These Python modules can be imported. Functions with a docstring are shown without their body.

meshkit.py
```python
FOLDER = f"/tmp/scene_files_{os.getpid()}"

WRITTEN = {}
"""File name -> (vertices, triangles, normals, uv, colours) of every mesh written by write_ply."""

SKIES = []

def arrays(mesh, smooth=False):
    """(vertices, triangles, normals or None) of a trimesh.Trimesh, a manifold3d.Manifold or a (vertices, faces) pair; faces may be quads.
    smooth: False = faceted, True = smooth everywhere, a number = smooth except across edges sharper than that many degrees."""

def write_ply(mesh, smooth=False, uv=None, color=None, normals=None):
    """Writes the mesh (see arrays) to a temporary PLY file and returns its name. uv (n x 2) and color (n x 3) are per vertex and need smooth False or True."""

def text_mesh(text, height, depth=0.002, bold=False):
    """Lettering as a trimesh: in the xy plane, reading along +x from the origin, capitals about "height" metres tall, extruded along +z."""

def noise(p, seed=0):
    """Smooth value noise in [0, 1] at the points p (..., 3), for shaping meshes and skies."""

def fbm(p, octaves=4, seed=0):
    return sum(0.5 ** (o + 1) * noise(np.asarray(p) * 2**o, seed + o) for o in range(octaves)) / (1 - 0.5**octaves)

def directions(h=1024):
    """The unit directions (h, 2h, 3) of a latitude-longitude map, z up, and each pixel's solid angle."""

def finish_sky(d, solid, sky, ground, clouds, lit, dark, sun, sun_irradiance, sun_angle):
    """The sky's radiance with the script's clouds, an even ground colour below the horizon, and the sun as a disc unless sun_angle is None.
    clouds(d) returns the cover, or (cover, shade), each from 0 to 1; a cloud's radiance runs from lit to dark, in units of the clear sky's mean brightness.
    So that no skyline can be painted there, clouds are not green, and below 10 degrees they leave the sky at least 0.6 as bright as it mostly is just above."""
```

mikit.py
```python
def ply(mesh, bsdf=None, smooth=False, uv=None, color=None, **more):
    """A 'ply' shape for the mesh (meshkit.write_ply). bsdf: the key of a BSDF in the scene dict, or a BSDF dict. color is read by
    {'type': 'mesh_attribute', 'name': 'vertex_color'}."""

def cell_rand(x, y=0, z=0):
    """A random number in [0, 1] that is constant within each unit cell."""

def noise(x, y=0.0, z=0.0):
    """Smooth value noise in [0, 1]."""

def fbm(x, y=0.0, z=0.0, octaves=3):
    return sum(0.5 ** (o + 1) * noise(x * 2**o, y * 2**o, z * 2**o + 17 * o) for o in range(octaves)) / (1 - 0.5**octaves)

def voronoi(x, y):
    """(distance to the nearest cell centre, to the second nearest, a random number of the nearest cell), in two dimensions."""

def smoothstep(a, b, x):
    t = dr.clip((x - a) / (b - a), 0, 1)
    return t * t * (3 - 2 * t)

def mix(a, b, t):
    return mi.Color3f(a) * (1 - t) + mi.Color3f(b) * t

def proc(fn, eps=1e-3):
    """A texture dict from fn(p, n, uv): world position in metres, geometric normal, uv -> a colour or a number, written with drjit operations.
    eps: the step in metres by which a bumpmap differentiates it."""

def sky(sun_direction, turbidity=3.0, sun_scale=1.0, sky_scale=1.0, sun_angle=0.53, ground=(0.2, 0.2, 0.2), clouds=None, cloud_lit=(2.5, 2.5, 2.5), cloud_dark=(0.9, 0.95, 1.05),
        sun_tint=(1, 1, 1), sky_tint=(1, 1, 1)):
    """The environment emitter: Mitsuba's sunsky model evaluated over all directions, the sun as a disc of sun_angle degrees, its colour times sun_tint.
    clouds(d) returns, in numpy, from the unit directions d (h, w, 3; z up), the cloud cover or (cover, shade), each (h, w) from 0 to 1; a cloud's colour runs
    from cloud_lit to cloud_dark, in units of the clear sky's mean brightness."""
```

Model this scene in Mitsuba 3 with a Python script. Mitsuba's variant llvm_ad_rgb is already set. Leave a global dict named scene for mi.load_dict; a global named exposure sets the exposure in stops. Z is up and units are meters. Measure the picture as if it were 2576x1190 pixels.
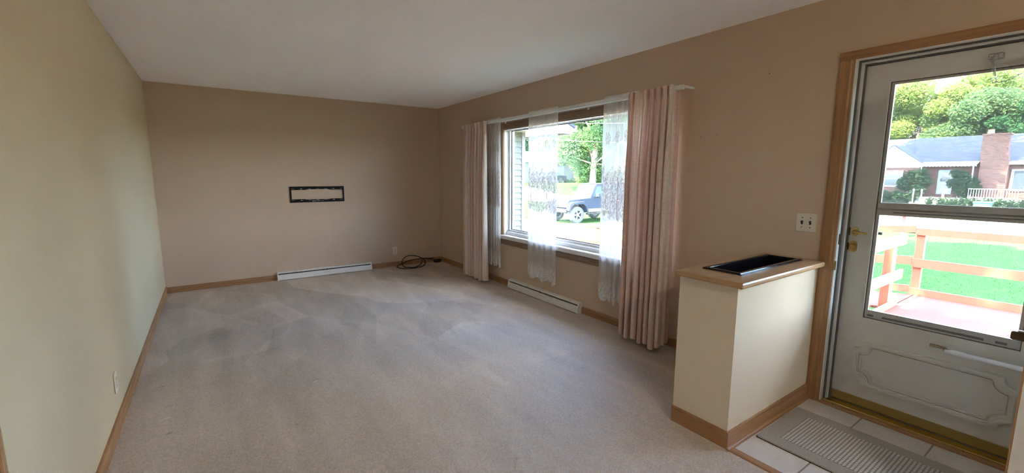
import math, random
import numpy as np
import trimesh, shapely
from shapely.geometry import Polygon, Point, box as sbox
from shapely.ops import unary_union
import drjit as dr
import mitsuba as mi
import mikit
from mikit import proc, noise, fbm, voronoi, cell_rand, smoothstep, mix

T = mi.ScalarTransform4f
rng = np.random.default_rng(7)
random.seed(7)
PI = math.pi
scene, labels, used = {}, {}, {}

# ------------------------------------------------------------------ camera, sky, exposure
F_PX, PITCH, YAW, ROLL, EYE = 1090.84, 0.141663, 0.606991, 0.0026906, 1.41537
_f = np.array([math.sin(YAW) * math.cos(PITCH), math.cos(YAW) * math.cos(PITCH), -math.sin(PITCH)])
_r = np.array([math.cos(YAW), -math.sin(YAW), 0.0])
_u = np.cross(_r, _f)
_up = -_r * math.sin(ROLL) + _u * math.cos(ROLL)
scene['camera'] = {'type': 'perspective', 'fov': math.degrees(2 * math.atan(1288 / F_PX)), 'fov_axis': 'x',
                   'near_clip': 0.02, 'far_clip': 1000.0,
                   'to_world': T().look_at(origin=[0, 0, EYE], target=list(_f + [0, 0, EYE]), up=list(_up))}
exposure = 5.3
LAMP = 3.2                       # radiance of the unseen ceiling lamp that lights the room
SUN = np.array([-0.78, 0.06, 0.95])


def cloud_cover(d):
    a = 0.5 + 0.25 * np.sin(d[..., 0] * 7 + 3 * d[..., 1]) + 0.25 * np.sin(d[..., 1] * 9 - 4 * d[..., 2] + 1.3)
    return np.clip(a * 1.3 - 0.25, 0, 1) * 0.75


scene['sky'] = mikit.sky(SUN, turbidity=3.5, sun_scale=0.85, sky_scale=3.3, clouds=cloud_cover, cloud_lit=(1.7, 1.7, 1.7),
                         cloud_dark=(1.1, 1.13, 1.2), sky_tint=(0.96, 1.0, 1.04), sun_tint=(1.0, 0.97, 0.92), ground=(0.22, 0.24, 0.16))

# ------------------------------------------------------------------ helpers
def sr(r, g, b):
    return [((c / 255) / 12.92 if c <= 10 else ((c / 255 + 0.055) / 1.055) ** 2.4) for c in (r, g, b)]


def numbered(key):
    n = used.get(key, 0)
    used[key] = n + 1
    return key if n == 0 else f'{key}_{n:03d}'


def thing(name, label, cat, group=None, kind=None):
    key = numbered(name)
    labels[key] = {'label': label, 'category': cat}
    if group: labels[key]['group'] = group
    if kind: labels[key]['kind'] = kind
    return key


def tag(key, label, cat, group=None, kind=None):
    labels[key] = {'label': label, 'category': cat}
    if group: labels[key]['group'] = group
    if kind: labels[key]['kind'] = kind
    return key


def lab(key, text=None, kind=None):
    d = labels.setdefault(key, {})
    if text: d['label'] = text
    if kind: d['kind'] = kind
    return key


def obj(name, mesh, bsdf, parent=None, smooth=30, **kw):
    key = numbered(name if parent is None else parent + '__' + name)
    scene[key] = mikit.ply(mesh, bsdf, smooth=smooth, **kw)
    return key


def cat_(ms):
    return trimesh.util.concatenate(ms)


def bx(x0, x1, y0, y1, z0, z1, b=0.0):
    """A box with chamfered edges of width b."""
    if b <= 0:
        m = trimesh.creation.box(extents=(x1 - x0, y1 - y0, z1 - z0))
        m.apply_translation(((x0 + x1) / 2, (y0 + y1) / 2, (z0 + z1) / 2))
        return m
    pts = []
    for sx in (0, 1):
        for sy in (0, 1):
            for sz in (0, 1):
                c = np.array([(x0, x1)[sx], (y0, y1)[sy], (z0, z1)[sz]])
                d = np.array([1 - 2 * sx, 1 - 2 * sy, 1 - 2 * sz]) * b
                for k in range(3):
                    e = d.copy()
                    e[k] = 0
                    pts.append(c + e)
    return trimesh.convex.convex_hull(np.array(pts))


def xf(m, M):
    m = m.copy()
    m.apply_transform(M)
    return m


def rot(axis, deg, point=(0, 0, 0)):
    return trimesh.transformations.rotation_matrix(math.radians(deg), axis, point)


def ext(poly, depth, plane, at):
    """Extrude a shapely polygon. plane 'yz': polygon (y,z) extruded to +x from x=at; 'xz': (x,z) to +y from y=at; 'xy': to +z."""
    geoms = [g for g in getattr(poly, 'geoms', [poly]) if g.area > 1e-10]
    m = cat_([trimesh.creation.extrude_polygon(g, depth, engine='earcut') for g in geoms])
    v = m.vertices.copy()
    if plane == 'xy':
        v[:, 2] += at
    elif plane == 'xz':
        v = np.stack([v[:, 0], v[:, 2] + at, v[:, 1]], 1)
        m.faces = m.faces[:, ::-1]
    else:
        v = np.stack([v[:, 2] + at, v[:, 0], v[:, 1]], 1)
    return trimesh.Trimesh(v, m.faces, process=False)


def tube(pts, r, sides=10, closed=False, caps=True):
    p = np.asarray(pts, float)
    n = len(p)
    t = np.roll(p, -1, 0) - np.roll(p, 1, 0) if closed else np.gradient(p, axis=0)
    t /= np.linalg.norm(t, axis=1, keepdims=True) + 1e-12
    ref = np.array([0, 0, 1.0]) if abs(t[0][2]) < 0.9 else np.array([1.0, 0, 0])
    a = np.cross(t[0], ref); a /= np.linalg.norm(a)
    A = []
    for i in range(n):
        a = a - t[i] * (a @ t[i]); a /= np.linalg.norm(a)
        A.append(a)
    A = np.array(A); B = np.cross(t, A)
    r = np.broadcast_to(r, (n,))
    ang = np.arange(sides) * 2 * PI / sides
    v = p[:, None] + r[:, None, None] * (np.cos(ang)[None, :, None] * A[:, None] + np.sin(ang)[None, :, None] * B[:, None])
    v = v.reshape(-1, 3)
    f = []
    for i in range(n if closed else n - 1):
        for j in range(sides):
            a0, a1 = i * sides + j, i * sides + (j + 1) % sides
            b0, b1 = ((i + 1) % n) * sides + j, ((i + 1) % n) * sides + (j + 1) % sides
            f += [[a0, a1, b1], [a0, b1, b0]]
    if caps and not closed:
        k = len(v)
        v = np.vstack([v, p[0], p[-1]])
        for j in range(sides):
            f += [[k, (j + 1) % sides, j], [k + 1, (n - 1) * sides + j, (n - 1) * sides + (j + 1) % sides]]
    return trimesh.Trimesh(v, f, process=False)


def spline(pts, n=12, closed=False):
    p = np.asarray(pts, float)
    out = []
    m = len(p)
    for i in range(m if closed else m - 1):
        p0 = p[(i - 1) % m] if closed or i > 0 else p[i]
        p1, p2 = p[i], p[(i + 1) % m]
        p3 = p[(i + 2) % m] if closed or i + 2 < m else p2
        for t in np.linspace(0, 1, n, endpoint=False):
            out.append(0.5 * ((2 * p1) + (-p0 + p2) * t + (2 * p0 - 5 * p1 + 4 * p2 - p3) * t * t + (-p0 + 3 * p1 - 3 * p2 + p3) * t ** 3))
    if not closed:
        out.append(p[-1])
    return np.array(out)


def lathe(profile, axis='z', at=(0, 0, 0), n=24):
    """Revolve (r, h) points about an axis."""
    m = trimesh.creation.revolve(np.array(profile, float), sections=n)
    if axis == 'x':
        m.apply_transform(rot([0, 1, 0], 90))
    if axis == 'y':
        m.apply_transform(rot([1, 0, 0], -90))
    if axis == '-x':
        m.apply_transform(rot([0, 1, 0], -90))
    m.apply_translation(at)
    return m


def grid(P, uv=None):
    """P (nv, nu, 3) -> mesh."""
    nv, nu = P.shape[:2]
    i, j = np.meshgrid(np.arange(nv - 1), np.arange(nu - 1), indexing='ij')
    a = (i * nu + j).ravel()
    f = np.vstack([np.stack([a, a + 1, a + nu + 1], 1), np.stack([a, a + nu + 1, a + nu], 1)])
    return trimesh.Trimesh(P.reshape(-1, 3), f, process=False)


def ss(a, b, x):
    t = np.clip((np.asarray(x, float) - a) / (b - a), 0, 1)
    return t * t * (3 - 2 * t)


# ------------------------------------------------------------------ materials
def mat(key, color, rough=0.6, metal=0.0, spec=0.4, bump=None, bscale=1.0, eps=1e-3, two=True, **kw):
    c = color if isinstance(color, dict) else {'type': 'rgb', 'value': list(color)}
    b = {'type': 'principled', 'base_color': c, 'roughness': rough, 'metallic': metal, 'specular': spec, **kw}
    if bump is not None:
        b = {'type': 'bumpmap', 'arbitrary': proc(bump, eps), 'scale': bscale, 'bsdf': b}
    scene[key] = {'type': 'twosided', 'bsdf': b} if two else b


def wall_color(p, n, uv):
    a = fbm(p.x * 1.3, p.y * 1.3, p.z * 1.3 + 5)
    b = noise(p.x * 240, p.y * 240, p.z * 240)
    return mix((0.50, 0.37, 0.26), (0.55, 0.41, 0.295), a * 0.7 + b * 0.3)


mat('paint_wall', proc(wall_color), 0.55, spec=0.25, bump=lambda p, n, uv: fbm(p.x * 160, p.y * 160, p.z * 160), bscale=0.0012, eps=8e-4)
mat('paint_wall_cream', proc(lambda p, n, uv: mix((0.60, 0.51, 0.37), (0.66, 0.56, 0.42), fbm(p.x * 2, p.y * 2, p.z * 2 + 5) * 0.7 + noise(p.x * 240, p.y * 240, p.z * 240) * 0.3)), 0.5, spec=0.3)
mat('paint_wall_left', proc(lambda p, n, uv: mix((0.475, 0.39, 0.255), (0.525, 0.435, 0.29), fbm(p.x * 2, p.y * 2, p.z * 2 + 5) * 0.7 + noise(p.x * 240, p.y * 240, p.z * 240) * 0.3)), 0.5, spec=0.3)
mat('paint_ceiling', proc(lambda p, n, uv: mix((0.82, 0.815, 0.80), (0.87, 0.865, 0.85), fbm(p.x * 60, p.y * 60) * 0.6 + noise(p.x * 1.5, p.y * 1.5) * 0.4)), 0.8, spec=0.2)


CARPET_MARKS = [(0.495, 3.085, 0.05, 0.014, 0.30), (0.515, 3.118, 0.05, 0.012, -0.40), (-0.371, 3.59, 0.035, 0.012, -0.30), (-0.313, 3.09, 0.05, 0.03, 0.18), (-0.289, 2.89, 0.03, 0.02, -0.30), (0.312, 2.90, 0.02, 0.02, -0.28),
                (0.303, 2.588, 0.018, 0.022, -0.28), (0.868, 2.99, 0.018, 0.015, -0.25), (0.929, 2.90, 0.016, 0.014, -0.25), (-0.10, 3.96, 0.06, 0.012, -0.16), (-0.31, 3.25, 0.06, 0.03, -0.14),
                (-0.02, 4.55, 0.19, 0.33, -0.15), (0.30, 3.85, 0.15, 0.22, -0.13), (-0.15, 3.45, 0.12, 0.10, -0.08), (-0.08, 5.35, 0.10, 0.35, -0.10)]


def MARKS(p):
    m = mi.Float(0)
    for x, y, rx, ry, a in CARPET_MARKS:
        m = m + a * smoothstep(1.0, 0.3, dr.sqrt(dr.square((p.x - x) / rx) + dr.square((p.y - y) / ry)) + 0.5 * noise(p.x * 60, p.y * 60, 4))
    return m


def carpet_color(p, n, uv):
    wx, wy = p.x + 0.25 * noise(p.x * 1.1, p.y * 1.1, 3), p.y + 0.3 * noise(p.x * 0.9, p.y * 0.9, 8)
    d1, d2, r = voronoi(wx * 1.7 + wy * 0.25, wy * 0.85)
    far = smoothstep(2.2, 4.2, p.y)
    stroke_shade = (r - 0.5) * (0.35 + 0.65 * far)  # pile shading of the vacuum strokes, painted into the colour
    edge = smoothstep(0.16, 0.0, d2 - d1) * noise(p.x * 3, p.y * 3, 1) * far
    d3, d4, r2 = voronoi(wx * 4.5 - wy, wy * 1.6 + 7)
    soil = fbm(p.x * 0.9 + 4, p.y * 0.9, 2)
    streak = fbm(p.x * 9, p.y * 1.6, 5)
    grain = noise(p.x * 170, p.y * 170, 1) * 0.55 + noise(p.x * 330, p.y * 330, 2) * 0.45
    v = 0.87 + 0.20 * stroke_shade + 0.09 * edge + 0.12 * (r2 - 0.5) * far + MARKS(p) + 0.26 * (soil - 0.5) + 0.22 * (streak - 0.5) + 0.42 * (grain - 0.5)
    return mix((0.52, 0.44, 0.36), (0.55, 0.465, 0.38), soil) * v


def carpet_bump(p, n, uv):
    return noise(p.x * 150, p.y * 150, 1) * 0.6 + noise(p.x * 320, p.y * 320, 2) * 0.4 + 1.2 * noise(p.x * 22, p.y * 22, 6)


mat('carpet', proc(carpet_color), 0.5, spec=0.55, bump=carpet_bump, bscale=0.0035, eps=1.2e-3)


def oak(axis, dark=(0.22, 0.105, 0.045), lite=(0.40, 0.215, 0.095)):
    def fn(p, n, uv):
        a, b, c = (p.x, p.y, p.z) if axis == 'x' else (p.y, p.z, p.x) if axis == 'y' else (p.z, p.x, p.y)
        w = noise(a * 1.2, b * 6, c * 6) * 3
        g = fbm(a * 3, b * 60 + w, c * 60 + w)
        pores = smoothstep(0.62, 0.8, noise(a * 14, b * 380, c * 380))
        return mix(dark, lite, g) * (1 - 0.2 * pores)
    return proc(fn)


for ax in 'xyz':
    mat('oak_' + ax, oak(ax), 0.38, spec=0.4)
mat('oak_window_y', oak('y', (0.16, 0.10, 0.065), (0.30, 0.19, 0.12)), 0.45)
mat('oak_window_z', oak('z', (0.24, 0.14, 0.07), (0.38, 0.24, 0.13)), 0.45)
mat('laminate_top', proc(lambda p, n, uv: mix((0.30, 0.19, 0.105), (0.42, 0.285, 0.17), fbm(p.x * 12, p.y * 90, p.z * 90) * 0.6 + noise(p.x * 300, p.y * 300, p.z * 300) * 0.4)), 0.4, spec=0.4)
mat('oak_top_end', oak('y', (0.30, 0.17, 0.075), (0.44, 0.27, 0.13)), 0.35)
mat('oak_top_edge', oak('x', (0.30, 0.17, 0.075), (0.44, 0.27, 0.13)), 0.35)


def dirty_white(p, n, uv):
    g = smoothstep(0.55, 0.75, fbm(p.x * 9, p.y * 9, p.z * 9)) * smoothstep(0.9, 0.1, p.z)
    return mix((0.56, 0.545, 0.49), (0.42, 0.39, 0.32), 0.45 * g + 0.15 * noise(p.x * 90, p.y * 90, p.z * 90))


mat('door_white', proc(dirty_white), 0.45, spec=0.4)
mat('jamb_white', (0.62, 0.61, 0.57), 0.5)
mat('vinyl_white', (0.72, 0.73, 0.72), 0.4)
mat('aluminium_frame', (0.40, 0.39, 0.36), 0.45, metal=0.2)
mat('grey_slot', (0.14, 0.135, 0.125), 0.5)
mat('weatherstrip', (0.10, 0.09, 0.08), 0.7)
mat('gasket_black', (0.015, 0.017, 0.02), 0.5)
mat('heater_white', proc(lambda p, n, uv: mix((0.66, 0.645, 0.60), (0.50, 0.47, 0.42), smoothstep(0.6, 0.8, fbm(p.x * 14, p.y * 14, p.z * 40)) * 0.5)), 0.4)
mat('heater_dark', (0.10, 0.085, 0.075), 0.5, metal=0.3)
mat('brass', proc(lambda p, n, uv: mix((0.58, 0.43, 0.16), (0.40, 0.28, 0.10), fbm(p.x * 20, p.y * 20, p.z * 20))), 0.22, metal=1.0)
mat('brass_dull', proc(lambda p, n, uv: mix((0.44, 0.33, 0.13), (0.33, 0.24, 0.09), fbm(p.x * 12, p.y * 12, p.z * 12))), 0.42, metal=0.85)
mat('bronze', (0.12, 0.075, 0.04), 0.35, metal=0.7)
mat('steel', (0.55, 0.56, 0.57), 0.3, metal=1.0)
mat('rust', proc(lambda p, n, uv: mix((0.20, 0.12, 0.06), (0.45, 0.40, 0.30), noise(p.x * 200, p.y * 200, p.z * 200))), 0.6, metal=0.4)
mat('black_metal', (0.006, 0.006, 0.007), 0.55, spec=0.15)
mat('black_gloss', (0.006, 0.006, 0.009), 0.12, spec=0.6)
mat('cord_black', (0.010, 0.010, 0.012), 0.5)
mat('ivory_plastic', (0.60, 0.55, 0.44), 0.4)
mat('almond_plastic', (0.50, 0.41, 0.29), 0.4)
mat('dark_slot', (0.02, 0.016, 0.012), 0.5)
mat('print_white', (0.7, 0.7, 0.7), 0.6)
mat('plastic_white', (0.70, 0.71, 0.72), 0.35)

for i, (c0, c1) in enumerate((((0.47, 0.43, 0.38), (0.58, 0.545, 0.50)), ((0.44, 0.40, 0.355), (0.56, 0.52, 0.475)), ((0.50, 0.465, 0.42), (0.60, 0.565, 0.52)))):
    mat(f'tile_{i}', proc(lambda p, n, uv, c0=c0, c1=c1: mix(c0, c1, fbm(p.x * 7 + 3 * noise(p.x * 5, p.y * 5), p.y * 9, 1, 4) * 0.75 + 0.25 * noise(p.x * 70, p.y * 70))), 0.28, spec=0.45)
mat('grout', (0.24, 0.19, 0.15), 0.8)
mat('mat_border', proc(lambda p, n, uv: mix((0.25, 0.225, 0.19), (0.36, 0.33, 0.285), noise(p.x * 320, p.y * 320) * 0.7 + fbm(p.x * 6, p.y * 6) * 0.3)), 0.95, spec=0.05)


def weave(p, n, uv):
    b = p.y * 62
    row = dr.floor(b)
    a = p.x * 62 + 0.45 * (b - row)
    s = 0.5 + 0.5 * dr.sin(2 * PI * (a + 0.5 * row))
    t = 0.5 - 0.5 * dr.cos(2 * PI * b)
    return s * t


mat('mat_weave', proc(lambda p, n, uv: mix((0.22, 0.20, 0.18), (0.56, 0.535, 0.50), smoothstep(0.02, 0.45, weave(p, n, uv)))), 0.95, spec=0.05, bump=weave, bscale=0.004, eps=8e-4)
mat('rubber_black', (0.02, 0.018, 0.016), 0.7)


# drapery: u across the cloth in metres, v height in metres
def drape_fn(p, n, uv):
    u, v = uv.x, uv.y
    k = dr.floor(u / 0.085)
    r = cell_rand(k, 3, 1)
    f = u / 0.085 - k
    base = mix((0.60, 0.39, 0.33), (0.70, 0.53, 0.46), smoothstep(0.25, 0.62, r))
    base = mix(base, (0.74, 0.62, 0.53), smoothstep(0.72, 0.76, r))
    zig = dr.abs(f - 0.5 - 0.045 * dr.sin(v * 2 * PI / 0.019))
    cord = smoothstep(0.075, 0.02, zig)
    e = smoothstep(0.09, 0.03, dr.abs(f - 0.09 - 0.03 * dr.sin(v * 2 * PI / 0.016 + r * 6)))
    weft = 0.86 + 0.28 * noise(u * 60, v * 420, 3)
    col = mix(base, (0.78, 0.69, 0.60), 0.6 * cord + 0.4 * e)
    return col * weft


scene['drape'] = {'type': 'principledthin', 'base_color': proc(drape_fn), 'roughness': 0.9, 'diff_trans': 0.28, 'spec_trans': 0.0, 'sheen': 0.0}


def spiral(a, b, k, scale):
    """Scroll vines: spirals in jittered cells; a, b in metres."""
    x, y = a / scale, b / scale
    row = dr.floor(y)
    x = x + 0.5 * (row - 2 * dr.floor(row / 2))
    cx, cy = dr.floor(x), row
    r1, r2, r3 = cell_rand(cx, cy, k), cell_rand(cx, cy, k + 1), cell_rand(cx, cy, k + 2)
    dx, dy = x - cx - 0.38 - 0.24 * r1, y - cy - 0.38 - 0.24 * r2
    rad = dr.sqrt(dx * dx + dy * dy)
    hand = dr.select(r3 > 0.5, 1.0, -1.0)
    th = dr.atan2(dy, dx) * hand / (2 * PI)
    ph = rad / 0.24 + th + r1 * 3
    d = dr.abs(ph - dr.floor(ph) - 0.5)
    line = smoothstep(0.30, 0.40, d) * smoothstep(0.56, 0.46, rad)
    stem = smoothstep(0.13, 0.05, dr.abs(x - cx - 0.5 - 0.22 * dr.sin(y * 2 * PI * 0.8 + r1)))
    leaf = smoothstep(0.62, 0.70, noise(x * 4.5, y * 4.5, k))
    return dr.clip(line + 0.7 * stem + 0.5 * leaf, 0, 1)


def thread(uv):
    u, v = uv.x, uv.y
    # clusters of flowers about 1.74 m up
    cell = u / 0.16
    c = dr.floor(cell)
    x, y = (cell - c - 0.5) * 0.16, v - 1.745 + 0.012 * (cell_rand(c, 5) - 0.5)
    inside = smoothstep(1.05, 0.8, dr.sqrt(dr.square(x / 0.052) + dr.square(y / 0.062)))
    flowers = inside * spiral(u, v, 11, 0.036)
    top = 1.46 + 0.03 * dr.sin(u * 2 * PI / 0.13) + 0.03 * noise(u * 30, v * 10)
    bot = 1.015 + 0.02 * dr.sin(u * 2 * PI / 0.09 + 1)
    band = smoothstep(top + 0.015, top - 0.015, v) * smoothstep(bot - 0.01, bot + 0.015, v)
    dens = smoothstep(1.47, 1.30, v)
    vine = band * dr.clip(spiral(u, v, 21, 0.052) + dens * 0.75 * spiral(u, v, 31, 0.034), 0, 1)
    lace = smoothstep(0.52, 0.36, v + 0.05 * noise(u * 25, v * 18)) * spiral(u, v, 41, 0.042)
    return dr.clip(flowers + vine + lace, 0, 1)


def fade(uv):
    return smoothstep(1.50, 1.30, uv.y) * smoothstep(1.0, 1.03, uv.y)


def sheer_opacity(p, n, uv):
    lace = smoothstep(0.42, 0.27, uv.y)
    hem = smoothstep(0.012, 0.004, uv.y - 0.245)
    return dr.clip(0.56 - 0.16 * smoothstep(0.62, 0.42, uv.y) + 0.4 * smoothstep(2.05, 2.06, uv.y) + 0.08 * fade(uv) + 0.05 * lace + 0.60 * thread(uv) + 0.3 * hem, 0, 0.96)


scene['sheer'] = {'type': 'mask', 'opacity': proc(sheer_opacity), 'bsdf': {
    'type': 'principledthin', 'base_color': proc(lambda p, n, uv: mix(mix((0.60, 0.59, 0.60), (0.82, 0.81, 0.80), smoothstep(0.40, 0.60, uv.y)), mix((0.92, 0.92, 0.91), (0.50, 0.44, 0.41), smoothstep(0.42, 0.62, uv.y)), thread(uv))),  # threads above the hem darkened to paint their backlit shade
    'roughness': 0.9, 'diff_trans': proc(lambda p, n, uv: 0.72 - 0.55 * thread(uv)), 'spec_trans': 0.0}}
scene['pane'] = {'type': 'thindielectric', 'int_ior': 1.5, 'ext_ior': 1.0}
scene['insect_screen'] = {'type': 'mask', 'opacity': 0.30, 'bsdf': {'type': 'twosided', 'bsdf': {'type': 'diffuse', 'reflectance': {'type': 'rgb', 'value': [0.40, 0.43, 0.48]}}}}

# outside
def grass_fn(p, n, uv):
    a = fbm(p.x * 0.35, p.y * 0.35, 1)
    b = fbm(p.x * 6, p.y * 6, 2) * 0.6 + noise(p.x * 40, p.y * 40) * 0.4
    return mix((0.020, 0.062, 0.018), (0.046, 0.100, 0.028), b) * (0.8 + 0.5 * a)


mat('grass', proc(grass_fn), 0.9, spec=0.1, bump=lambda p, n, uv: noise(p.x * 25, p.y * 25), bscale=0.03, eps=5e-3)
mat('grass_blade', (0.052, 0.135, 0.038), 0.9, spec=0.05)
mat('street_concrete', proc(lambda p, n, uv: mix((0.38, 0.37, 0.36), (0.46, 0.45, 0.43), fbm(p.x * 2, p.y * 2))), 0.85)
mat('deck_paint', proc(lambda p, n, uv: mix((0.36, 0.125, 0.07), (0.43, 0.155, 0.09), fbm(p.x * 3, p.y * 8, p.z * 6) * 0.7 + 0.3 * noise(p.x * 60, p.y * 60, p.z * 60))), 0.6)
mat('deck_floor_paint', proc(lambda p, n, uv: mix((0.20, 0.083, 0.065), (0.24, 0.10, 0.078), fbm(p.x * 2, p.y * 2, 1))), 0.85, spec=0.08)
mat('siding', (0.22, 0.24, 0.205), 0.6)
mat('trim_white', (0.36, 0.375, 0.40), 0.5)
mat('soffit', (0.50, 0.46, 0.38), 0.6)


def shingle_fn(p, n, uv):
    row = dr.floor(uv.y / 0.14)
    r = cell_rand(dr.floor(uv.x / 0.3 + 0.5 * row), row, 2)
    return mix((0.040, 0.047, 0.062), (0.075, 0.085, 0.105), r * 0.6 + 0.4 * fbm(uv.x * 1.5, uv.y * 3, 1))


mat('shingles', proc(shingle_fn), 0.85)
mat('shingles_blue', proc(lambda p, n, uv: mix((0.055, 0.085, 0.15), (0.08, 0.115, 0.19), fbm(p.x * 2, p.y * 2, p.z * 6))), 0.8)


def brick_fn(p, n, uv):
    h = dr.select(dr.abs(n.x) > 0.5, p.y, p.x)
    row = dr.floor(p.z / 0.075)
    a = h / 0.22 + 0.5 * (row - 2 * dr.floor(row / 2))
    c = dr.floor(a)
    r = cell_rand(c, row, 1)
    fx, fz = a - c, p.z / 0.075 - row
    m = dr.minimum(dr.minimum(fx, 1 - fx) * 0.22, dr.minimum(fz, 1 - fz) * 0.075)
    col = mix((0.085, 0.036, 0.028), (0.155, 0.068, 0.05), r)
    return mix((0.17, 0.15, 0.14), col, smoothstep(0.003, 0.008, m))


mat('brick', proc(brick_fn), 0.85)
mat('paint_pale_blue', (0.26, 0.32, 0.40), 0.5)
mat('far_glass', (0.05, 0.07, 0.09), 0.08, spec=0.8)
mat('far_wall_white', (0.26, 0.30, 0.29), 0.7)
mat('far_wall_grey', (0.30, 0.32, 0.29), 0.7)
for k, c, tr in (('leaf_light', (0.25, 0.34, 0.10), 1.0), ('leaf_mid', (0.12, 0.215, 0.09), 0.9), ('leaf_dark', (0.035, 0.095, 0.04), 0.5), ('leaf_shrub', (0.03, 0.065, 0.035), 0.4)):
    scene[k] = {'type': 'principledthin', 'base_color': {'type': 'rgb', 'value': list(c)}, 'roughness': 0.7, 'diff_trans': tr, 'spec_trans': 0.0}
mat('bark', proc(lambda p, n, uv: mix((0.22, 0.17, 0.13), (0.38, 0.31, 0.25), fbm(p.x * 6, p.y * 6, p.z * 1.5))), 0.9)
mat('car_paint', (0.045, 0.055, 0.075), 0.6, spec=0.08)
mat('car_paint_dark', (0.05, 0.08, 0.11), 0.25, metal=0.2, clearcoat=1.0)
mat('car_glass', (0.06, 0.11, 0.115), 0.35, spec=0.05)
mat('tyre', (0.10, 0.10, 0.095), 0.8)
mat('alloy', (0.30, 0.31, 0.33), 0.4, metal=0.7)
mat('car_trim_black', (0.03, 0.03, 0.032), 0.5)
mat('lamp_clear', (0.35, 0.36, 0.37), 0.15)
mat('bin_teal', (0.04, 0.30, 0.25), 0.5)
mat('bin_dark', (0.03, 0.045, 0.055), 0.5)
mat('petal_white', (0.75, 0.74, 0.70), 0.8)
mat('tan_wood', (0.45, 0.36, 0.20), 0.8)
mat('sign_yellow', (0.75, 0.50, 0.10), 0.6)
mat('mailbox_red', (0.45, 0.10, 0.08), 0.6)
mat('terracotta', (0.50, 0.25, 0.15), 0.8)

# ------------------------------------------------------------------ room shell
XW, XL, YB, H = 3.068, -0.5206, 6.481, 2.44
XO = 3.215                      # outer face of the window wall
YR = -3.2                       # rear wall
XR = -3.2                       # far side of the rear room
W0, W1, WZ0, WZ1 = 2.226, 4.597, 0.62, 1.985     # window opening
D0, D1, DZ = 0.10, 1.003, 2.066                  # door opening
YE = 1.702                      # where the left wall ends

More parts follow.
